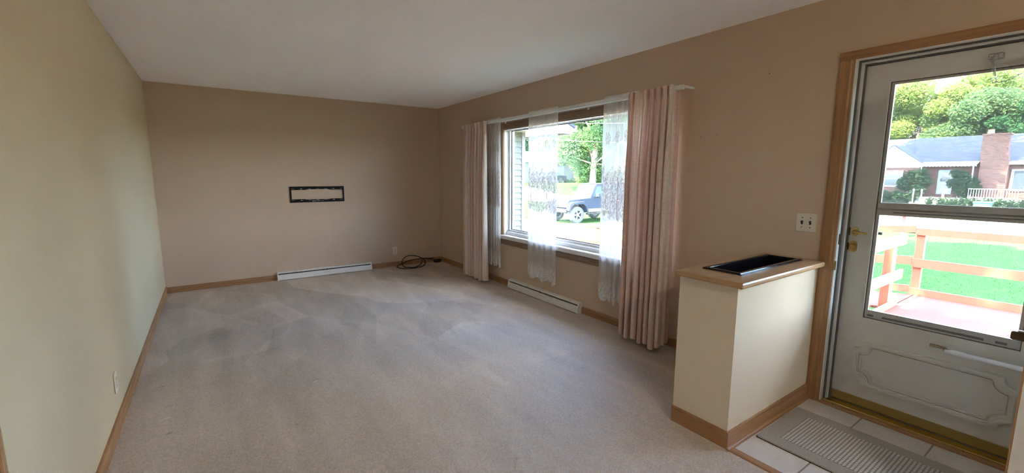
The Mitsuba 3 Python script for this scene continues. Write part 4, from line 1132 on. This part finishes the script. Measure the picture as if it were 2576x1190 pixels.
for y in (10.48, 9.98):
    tag(obj('lamp_post', cat_([bx(46.97, 47.05, y - 0.04, y + 0.04, -0.92, 0.20), lathe([(0, 0), (0.06, 0), (0.07, 0.10), (0.03, 0.16), (0, 0.17)], 'z', (47.01, y, 0.20), 10)]), 'trim_white', smooth=False),
        'short white post in front of the brick house, ' + ('nearer the gable' if y > 10.2 else 'nearer the front door'), 'post')
tag(obj('wood_post', cat_([bx(47.3, 47.44, 8.72, 8.86, -0.92, 0.02, 0.02), bx(47.28, 47.46, 8.70, 8.88, 0.02, 0.06, 0.01)]), 'tan_wood', smooth=False), 'short tan wooden post below the front door of the brick house', 'post')
shrub('dark climbing shrub left of the brick house front door', [(48.6, 11.1, 1.25), (48.6, 10.5, 1.45), (48.6, 11.5, 0.7), (48.6, 10.2, 0.9), (48.6, 10.6, 0.3)], [0.65, 0.6, 0.6, 0.5, 0.6], 2600, 0.10, 'leaf_shrub', 51)
shrub('dark climbing shrub between the front door and the chimney of the brick house', [(48.6, 8.1, 1.25), (48.6, 7.6, 0.9), (48.6, 8.5, 0.8), (48.6, 7.9, 0.3), (48.6, 7.3, 0.4), (48.6, 8.5, 1.6)], [0.6, 0.55, 0.45, 0.6, 0.45, 0.35], 2600, 0.10, 'leaf_shrub', 52)
shrub('low dark ground cover below the gable window', [(48.0, y, -0.55 + 0.3 * (y % 1)) for y in np.arange(10.8, 14.2, 0.5)], [0.55] * 7, 2400, 0.10, 'leaf_shrub', 53)
shrub('low dark ground cover below the white porch railing', [(47.2, y, -0.62) for y in np.arange(4.6, 9.6, 0.6)], [0.42] * 9, 2400, 0.09, 'leaf_shrub', 54)

# ------------------------------------------------------------------ street furniture
wbn = thing('waste_bin', 'teal wheeled waste bin on the far side of the street', 'waste bin')
z0 = float(gz(33.2, 4.6)) + 0.0
obj('body', ext(Polygon([(4.36, z0), (4.88, z0), (4.93, z0 + 0.92), (4.31, z0 + 0.92)]), 0.6, 'yz', 33.0), 'bin_teal', wbn, smooth=False)
obj('lid', bx(32.96, 33.64, 4.28, 4.96, z0 + 0.92, z0 + 1.0, 0.02), 'bin_teal', wbn, smooth=False)
for y in (4.40, 4.84):
    obj('wheel', lathe([(0, 0), (0.11, 0), (0.11, 0.05), (0, 0.05)], 'y', (33.55, y - 0.025, z0 + 0.11), 14), 'tyre', wbn)
tag(obj('marker_post', cat_([bx(33.0, 33.12, 6.38, 6.50, -0.95, 0.02, 0.01), bx(32.97, 33.15, 6.35, 6.53, 0.02, 0.06, 0.01)]), 'trim_white', smooth=False), 'white square post on the grass across the street, left of the teal bin', 'post')
mb = thing('mailbox', 'white roadside mailbox on a reddish post at the left of the lower door pane', 'mailbox')
mx, my = 21.2, 4.92
obj('post', bx(mx + 0.1, mx + 0.19, my - 0.045, my + 0.045, -0.95, -0.08), 'mailbox_red', mb, smooth=False)
arch = unary_union([sbox(-0.11, 0, 0.11, 0.14), Point(0, 0.14).buffer(0.11, 12).intersection(sbox(-0.2, 0.14, 0.2, 0.4))])
obj('box', xf(ext(arch, 0.48, 'yz', mx - 0.1), tm((0, my, -0.08))), 'trim_white', mb, smooth=False)
obj('side_panel', bx(mx - 0.08, mx + 0.36, my - 0.122, my - 0.110, -0.07, 0.06), 'sign_yellow', mb, smooth=False)

# power lines across the window view
for i, (za, zb) in enumerate(((6.45, 7.75), (5.15, 5.45))):
    a, b = np.array([20.0, 34.0, za]), np.array([46.0, 21.0, zb])
    pts = [a + (b - a) * t + np.array([0, 0, -0.9 * math.sin(PI * t)]) for t in np.linspace(0, 1, 16)]
    tag(obj('power_line', tube(pts, 0.022, 5), 'cord_black' if 0 else 'steel', smooth=True), ('upper' if i == 0 else 'lower') + ' thin cable crossing the trees in the window view', 'cable')

# ------------------------------------------------------------------ blue-roofed house and what stands by it
gh = thing('white_house', 'low white house with blue-grey hipped roof seen through the picture window', 'house')
gb = 0.36
obj('front_wall', bx(30.0, 43.2, 47.0, 54.0, gb - 0.9, 3.28), 'far_wall_white', gh, smooth=False)
obj('side_wall', bx(43.2, 49.5, 47.6, 54.0, gb - 0.9, 3.28), 'far_wall_grey', gh, smooth=False)
v = np.array([[29.4, 46.4, 3.20], [49.9, 46.4, 3.20], [49.9, 54.6, 3.20], [29.4, 54.6, 3.20], [33.0, 50.5, 4.75], [46.4, 50.5, 4.75]])
obj('hip_roof', trimesh.Trimesh(v, [[0, 1, 5], [0, 5, 4], [1, 2, 5], [2, 3, 4], [2, 4, 5], [3, 0, 4], [0, 2, 1], [0, 3, 2]], process=False), 'shingles_blue', gh, smooth=False)
obj('fascia', bx(29.38, 49.92, 46.36, 46.40, 3.06, 3.24), 'trim_white', gh, smooth=False)
gd = obj('garage_door', bx(36.6, 41.6, 46.95, 47.0, gb, 2.6), 'trim_white', gh, smooth=False)
for k in range(3):
    obj('door_groove', bx(36.6, 41.6, 46.94, 46.952, gb + 0.55 * (k + 1), gb + 0.55 * (k + 1) + 0.02), 'far_wall_grey', gd, smooth=False)

hd_ = shrub('low clipped hedge on the lawn in front of the blue-roofed house', [(x, 44.0 - 0.1 * (x - 39), 0.42) for x in np.arange(39.5, 45.5, 0.5)], [0.42] * 12, 3000, 0.10, 'leaf_dark', 61)
pb = thing('refuse_can', 'dark square refuse can beside the wall of the blue-roofed house', 'refuse can')
obj('body', ext(Polygon([(43.25, 0.36), (43.95, 0.36), (44.15, 1.28), (43.05, 1.28)]), 0.7, 'xz', 45.6), 'bin_dark', pb, smooth=False)
obj('lid', bx(43.0, 44.2, 45.5, 46.4, 1.28, 1.36, 0.03), 'bin_dark', pb, smooth=False)
for (x, y, lbl) in ((42.55, 45.4, 'white blossoming shrub left of the dark refuse can'), (46.0, 45.0, 'white blossoming shrub in the dark pot right of the refuse can')):
    shrub(lbl, [(x, y, 1.25), (x + 0.35, y, 1.7), (x - 0.2, y, 1.9), (x + 0.1, y, 2.4)], [0.35, 0.35, 0.3, 0.3], 500, 0.11, 'petal_white', int(x * 10))
fp_ = thing('flower_pot', 'dark flower pot holding the white blossoming shrub', 'pot')
obj('body', lathe([(0, 0), (0.36, 0), (0.46, 0.75), (0.52, 0.78), (0.52, 0.88), (0.44, 0.88), (0.42, 0.8), (0, 0.78)], 'z', (46.0, 45.0, 0.33), 20), 'bin_dark', fp_)


# ------------------------------------------------------------------ cars
def car_side(poly, w, bsdf, key, parent, y0=0.0):
    pass


def wheel(parent, M, x, y, zc, r, w, side, spokes=5):
    """Wheel with its axle along y; side=-1 shows the rim on the -y face."""
    put = lambda m: xf(m, M)
    h = w / 2
    prof = [(r * 0.60, -h * 0.9), (r * 0.90, -h), (r * 0.98, -h * 0.75), (r, -h * 0.4), (r, h * 0.4), (r * 0.98, h * 0.75), (r * 0.90, h), (r * 0.60, h * 0.9), (r * 0.60, -h * 0.9)]
    wk = obj('wheel', put(lathe(prof, 'y', (x, y, zc), 36)), 'tyre', parent)
    rim = [lathe([(r * 0.53, -h * 0.3), (r * 0.60, -h * 0.92), (r * 0.63, -h * 0.92), (r * 0.61, h * 0.9), (r * 0.53, h * 0.9), (r * 0.53, -h * 0.3)], 'y', (x, y, zc), 30)]
    for k in range(spokes):
        sp_ = bx(-r * 0.085, r * 0.085, -h * 0.15, h * 0.25, r * 0.10, r * 0.57, 0.008)
        sp_.apply_transform(rot([0, 1, 0], 360 / spokes * k + 18))
        sp_.apply_translation((x, y + side * h * 0.62, zc))
        rim.append(sp_)
    rim.append(lathe([(0, -h * 0.3), (r * 0.17, -h * 0.3), (r * 0.17, h * 0.3), (0, h * 0.3)], 'y', (x, y + side * h * 0.6, zc), 16))
    obj('rim', put(cat_(rim)), 'alloy', wk)
    obj('hub_back', put(lathe([(0, -0.02), (r * 0.53, -0.02), (r * 0.53, 0.02), (0, 0.02)], 'y', (x, y, zc), 24)), 'car_trim_black', wk)


# off-road car: local x forward (towards -x of the world), y to its left side, z up; origin below the front axle centre
WX, WY = 14.266, 15.085
HEAD = 176.0
gzc = float(gz(14.3, 16))
CW, R = 0.78, 0.405
CM = tm((WX, WY, gzc)) @ rot([0, 0, 1], HEAD) @ tm((0, -CW - 0.10, 0))
# with HEAD=180 the local +y axis points to world -y, so the left side faces the viewer
car = thing('off_road_car', 'grey boxy off-road car parked on the lawn outside the picture window', 'car')
cput = lambda m: xf(m, CM)
def arch_cut(p, xc, zc, r):
    return p.difference(Point(xc, zc).buffer(r, 24))


lower = Polygon([(-2.95, 0.48), (0.42, 0.50), (0.44, 0.98), (0.40, 1.10), (-0.92, 1.18), (-3.05, 1.18), (-3.08, 0.60)])
lower = arch_cut(arch_cut(lower, 0, 0.46, 0.50), -2.46, 0.46, 0.50)
obj('body', cput(xf(ext(lower, 2 * 0.72, 'xz', -0.72), np.eye(4))), 'car_paint', car, smooth=False)
hood = trimesh.convex.convex_hull(np.array([(0.40, -0.60, 1.06), (0.40, 0.60, 1.06), (-0.92, -0.70, 1.17), (-0.92, 0.70, 1.17), (0.34, -0.50, 1.11), (0.34, 0.50, 1.11), (-0.92, -0.58, 1.235), (-0.92, 0.58, 1.235)]))
obj('bonnet', cput(hood), 'car_paint', car, smooth=False)
cabp = [(-0.92, 1.18), (-1.32, 1.80), (-1.40, 1.85), (-3.00, 1.84), (-3.06, 1.18)]
cab = trimesh.convex.convex_hull(np.array([(x, s * (0.72 if z < 1.3 else 0.62), z) for x, z in cabp for s in (-1, 1)]))
obj('cabin', cput(cab), 'car_paint', car, smooth=False)
obj('roof', cput(bx(-3.02, -1.36, -0.63, 0.63, 1.82, 1.875, 0.03)), 'car_paint', car, smooth=False)
d = np.array([-0.40, 0, 0.62]); d /= np.linalg.norm(d); nrm = np.array([d[2], 0, -d[0]])
def quad(p, q, r_, s, off):
    v = np.array([p, q, r_, s], float)
    n = np.cross(v[1] - v[0], v[2] - v[0]); n /= np.linalg.norm(n)
    w = np.vstack([v + n * off, v - n * 0.01])
    return trimesh.convex.convex_hull(w)


obj('windscreen', cput(quad((-0.965, -0.60, 1.25), (-0.965, 0.60, 1.25), (-1.29, 0.545, 1.755), (-1.29, -0.545, 1.755), 0.012)), 'car_glass', car, smooth=False)
for s in (1, -1):
    dz = 0.012
    def sidept(x, z):
        return (x, s * (0.72 - 0.10 * max(0, (z - 1.18)) / 0.62 + 0.004), z)
    for xs in (((-1.10, 1.24), (-1.92, 1.24), (-1.92, 1.72), (-1.38, 1.72)), ((-2.02, 1.24), (-2.90, 1.24), (-2.90, 1.72), (-2.02, 1.72))):
        q = [sidept(*p) for p in xs]
        if s > 0: q = q[::-1]
        obj('side_window', cput(quad(*q, dz)), 'car_glass', car, smooth=False)
    fl = Polygon([(x * 1.0, z) for x, z in [(0.56, 0.62), (0.50, 0.90), (0.34, 1.02), (-0.36, 1.04), (-0.56, 0.86), (-0.64, 0.52), (-0.56, 0.50), (-0.48, 0.78), (-0.30, 0.92), (0.26, 0.92), (0.44, 0.78), (0.50, 0.60)]])
    for xc in (0, -2.46):
        f_ = shapely.affinity.translate(fl, xc, 0)
        y0 = 0.70 if s > 0 else -0.94
        obj('fender', cput(ext(f_, 0.24, 'xz', y0)), 'car_paint', car, smooth=False)
    obj('running_board', cput(bx(-1.88, -0.62, 0.72 if s > 0 else -0.86, 0.86 if s > 0 else -0.72, 0.40, 0.46, 0.02)), 'car_trim_black', car, smooth=False)
    obj('sunlit_sill_panel', cput(bx(-1.90, -0.60, 0.715 if s > 0 else -0.735, 0.735 if s > 0 else -0.715, 0.50, 0.66, 0.005)), 'lamp_clear', car, smooth=False)  # pale colour paints the sunlit look along the running board
    obj('headlamp', cput(lathe([(0, 0), (0.10, 0), (0.115, -0.02), (0.115, -0.05), (0, -0.05)], 'x', (0.455, s * 0.52, 0.93), 24)), 'lamp_clear', car)
    obj('turn_signal', cput(bx(0.50, 0.56, s * 0.80 - 0.07, s * 0.80 + 0.07, 0.83, 0.90, 0.015)), 'lamp_clear', car, smooth=False)
    mir = obj('mirror', cput(bx(-1.32, -1.18, 0.76 if s > 0 else -1.0, 1.0 if s > 0 else -0.76, 1.22, 1.42, 0.03)), 'lamp_clear' if 0 else 'car_paint', car, smooth=False)
    obj('mirror_arm', cput(bx(-1.28, -1.20, min(s * 0.70, s * 0.84), max(s * 0.70, s * 0.84), 1.20, 1.26, 0.01)), 'car_trim_black', mir, smooth=False)
    for xc in (0, -2.46):
        wheel(car, CM, xc, s * CW, R, R, 0.25, 1 if s > 0 else -1)
    obj('door_seam', cput(bx(-1.00, -0.99, min(s * 0.719, s * 0.7225), max(s * 0.719, s * 0.7225), 0.52, 1.18)), 'car_trim_black', car, smooth=False)
    obj('door_handle', cput(bx(-1.86, -1.70, min(s * 0.715, s * 0.75), max(s * 0.715, s * 0.75), 1.08, 1.11, 0.005)), 'car_trim_black', car, smooth=False)
obj('grille', cput(bx(0.40, 0.47, -0.68, 0.68, 0.72, 1.06, 0.03)), 'car_paint', car, smooth=False)
for k in range(7):
    y = -0.30 + k * 0.10
    obj('grille_slot', cput(bx(0.466, 0.474, y - 0.025, y + 0.025, 0.78, 1.0, 0.003)), 'car_trim_black', car, smooth=False)
obj('bumper', cput(bx(0.48, 0.66, -0.80, 0.80, 0.50, 0.70, 0.04)), 'car_trim_black', car, smooth=False)
for s in (-1, 1):
    obj('fog_lamp', cput(lathe([(0, 0), (0.05, 0), (0.05, -0.03), (0, -0.03)], 'x', (0.675, s * 0.48, 0.60), 16)), 'lamp_clear', car)
for s in (1, -1):
    obj('windscreen_pillar', cput(quad((-0.955, s * 0.60, 1.22), (-0.955, s * 0.70, 1.22), (-1.30, s * 0.615, 1.79), (-1.30, s * 0.54, 1.79), 0.02)), 'car_paint', car, smooth=False)

# dark saloon car by the white house, mostly behind the middle sheer
dc = thing('saloon_car', 'dark saloon car by the blue-roofed house, mostly behind the middle sheer', 'car')
SM = tm((36.9, 44.6, float(gz(36.9, 44.6)))) @ rot([0, 0, 1], 178)
sput = lambda m: xf(m, SM)
low = Polygon([(-2.2, 0.30), (2.15, 0.30), (2.25, 0.55), (2.10, 0.78), (1.0, 0.92), (-1.5, 0.95), (-2.25, 0.88), (-2.30, 0.5)])
low = arch_cut(arch_cut(low, 1.35, 0.32, 0.37), -1.35, 0.32, 0.37)
obj('body', sput(ext(low, 1.7, 'xz', -0.85)), 'car_paint_dark', dc, smooth=False)
obj('cabin', sput(trimesh.convex.convex_hull(np.array([(x, s * (0.80 if z < 1 else 0.60), z) for x, z in ((1.05, 0.90), (0.35, 1.40), (-0.8, 1.43), (-1.65, 0.93)) for s in (-1, 1)]))), 'car_glass', dc, smooth=False)
obj('roof', sput(trimesh.convex.convex_hull(np.array([(x, s * 0.60, z) for x, z in ((0.40, 1.40), (-0.82, 1.43), (0.3, 1.45), (-0.75, 1.48)) for s in (-1, 1)]))), 'car_paint_dark', dc, smooth=False)
for x in (1.35, -1.35):
    for s in (1, -1):
        wheel(dc, SM, x, s * 0.76, 0.32, 0.32, 0.2, s)
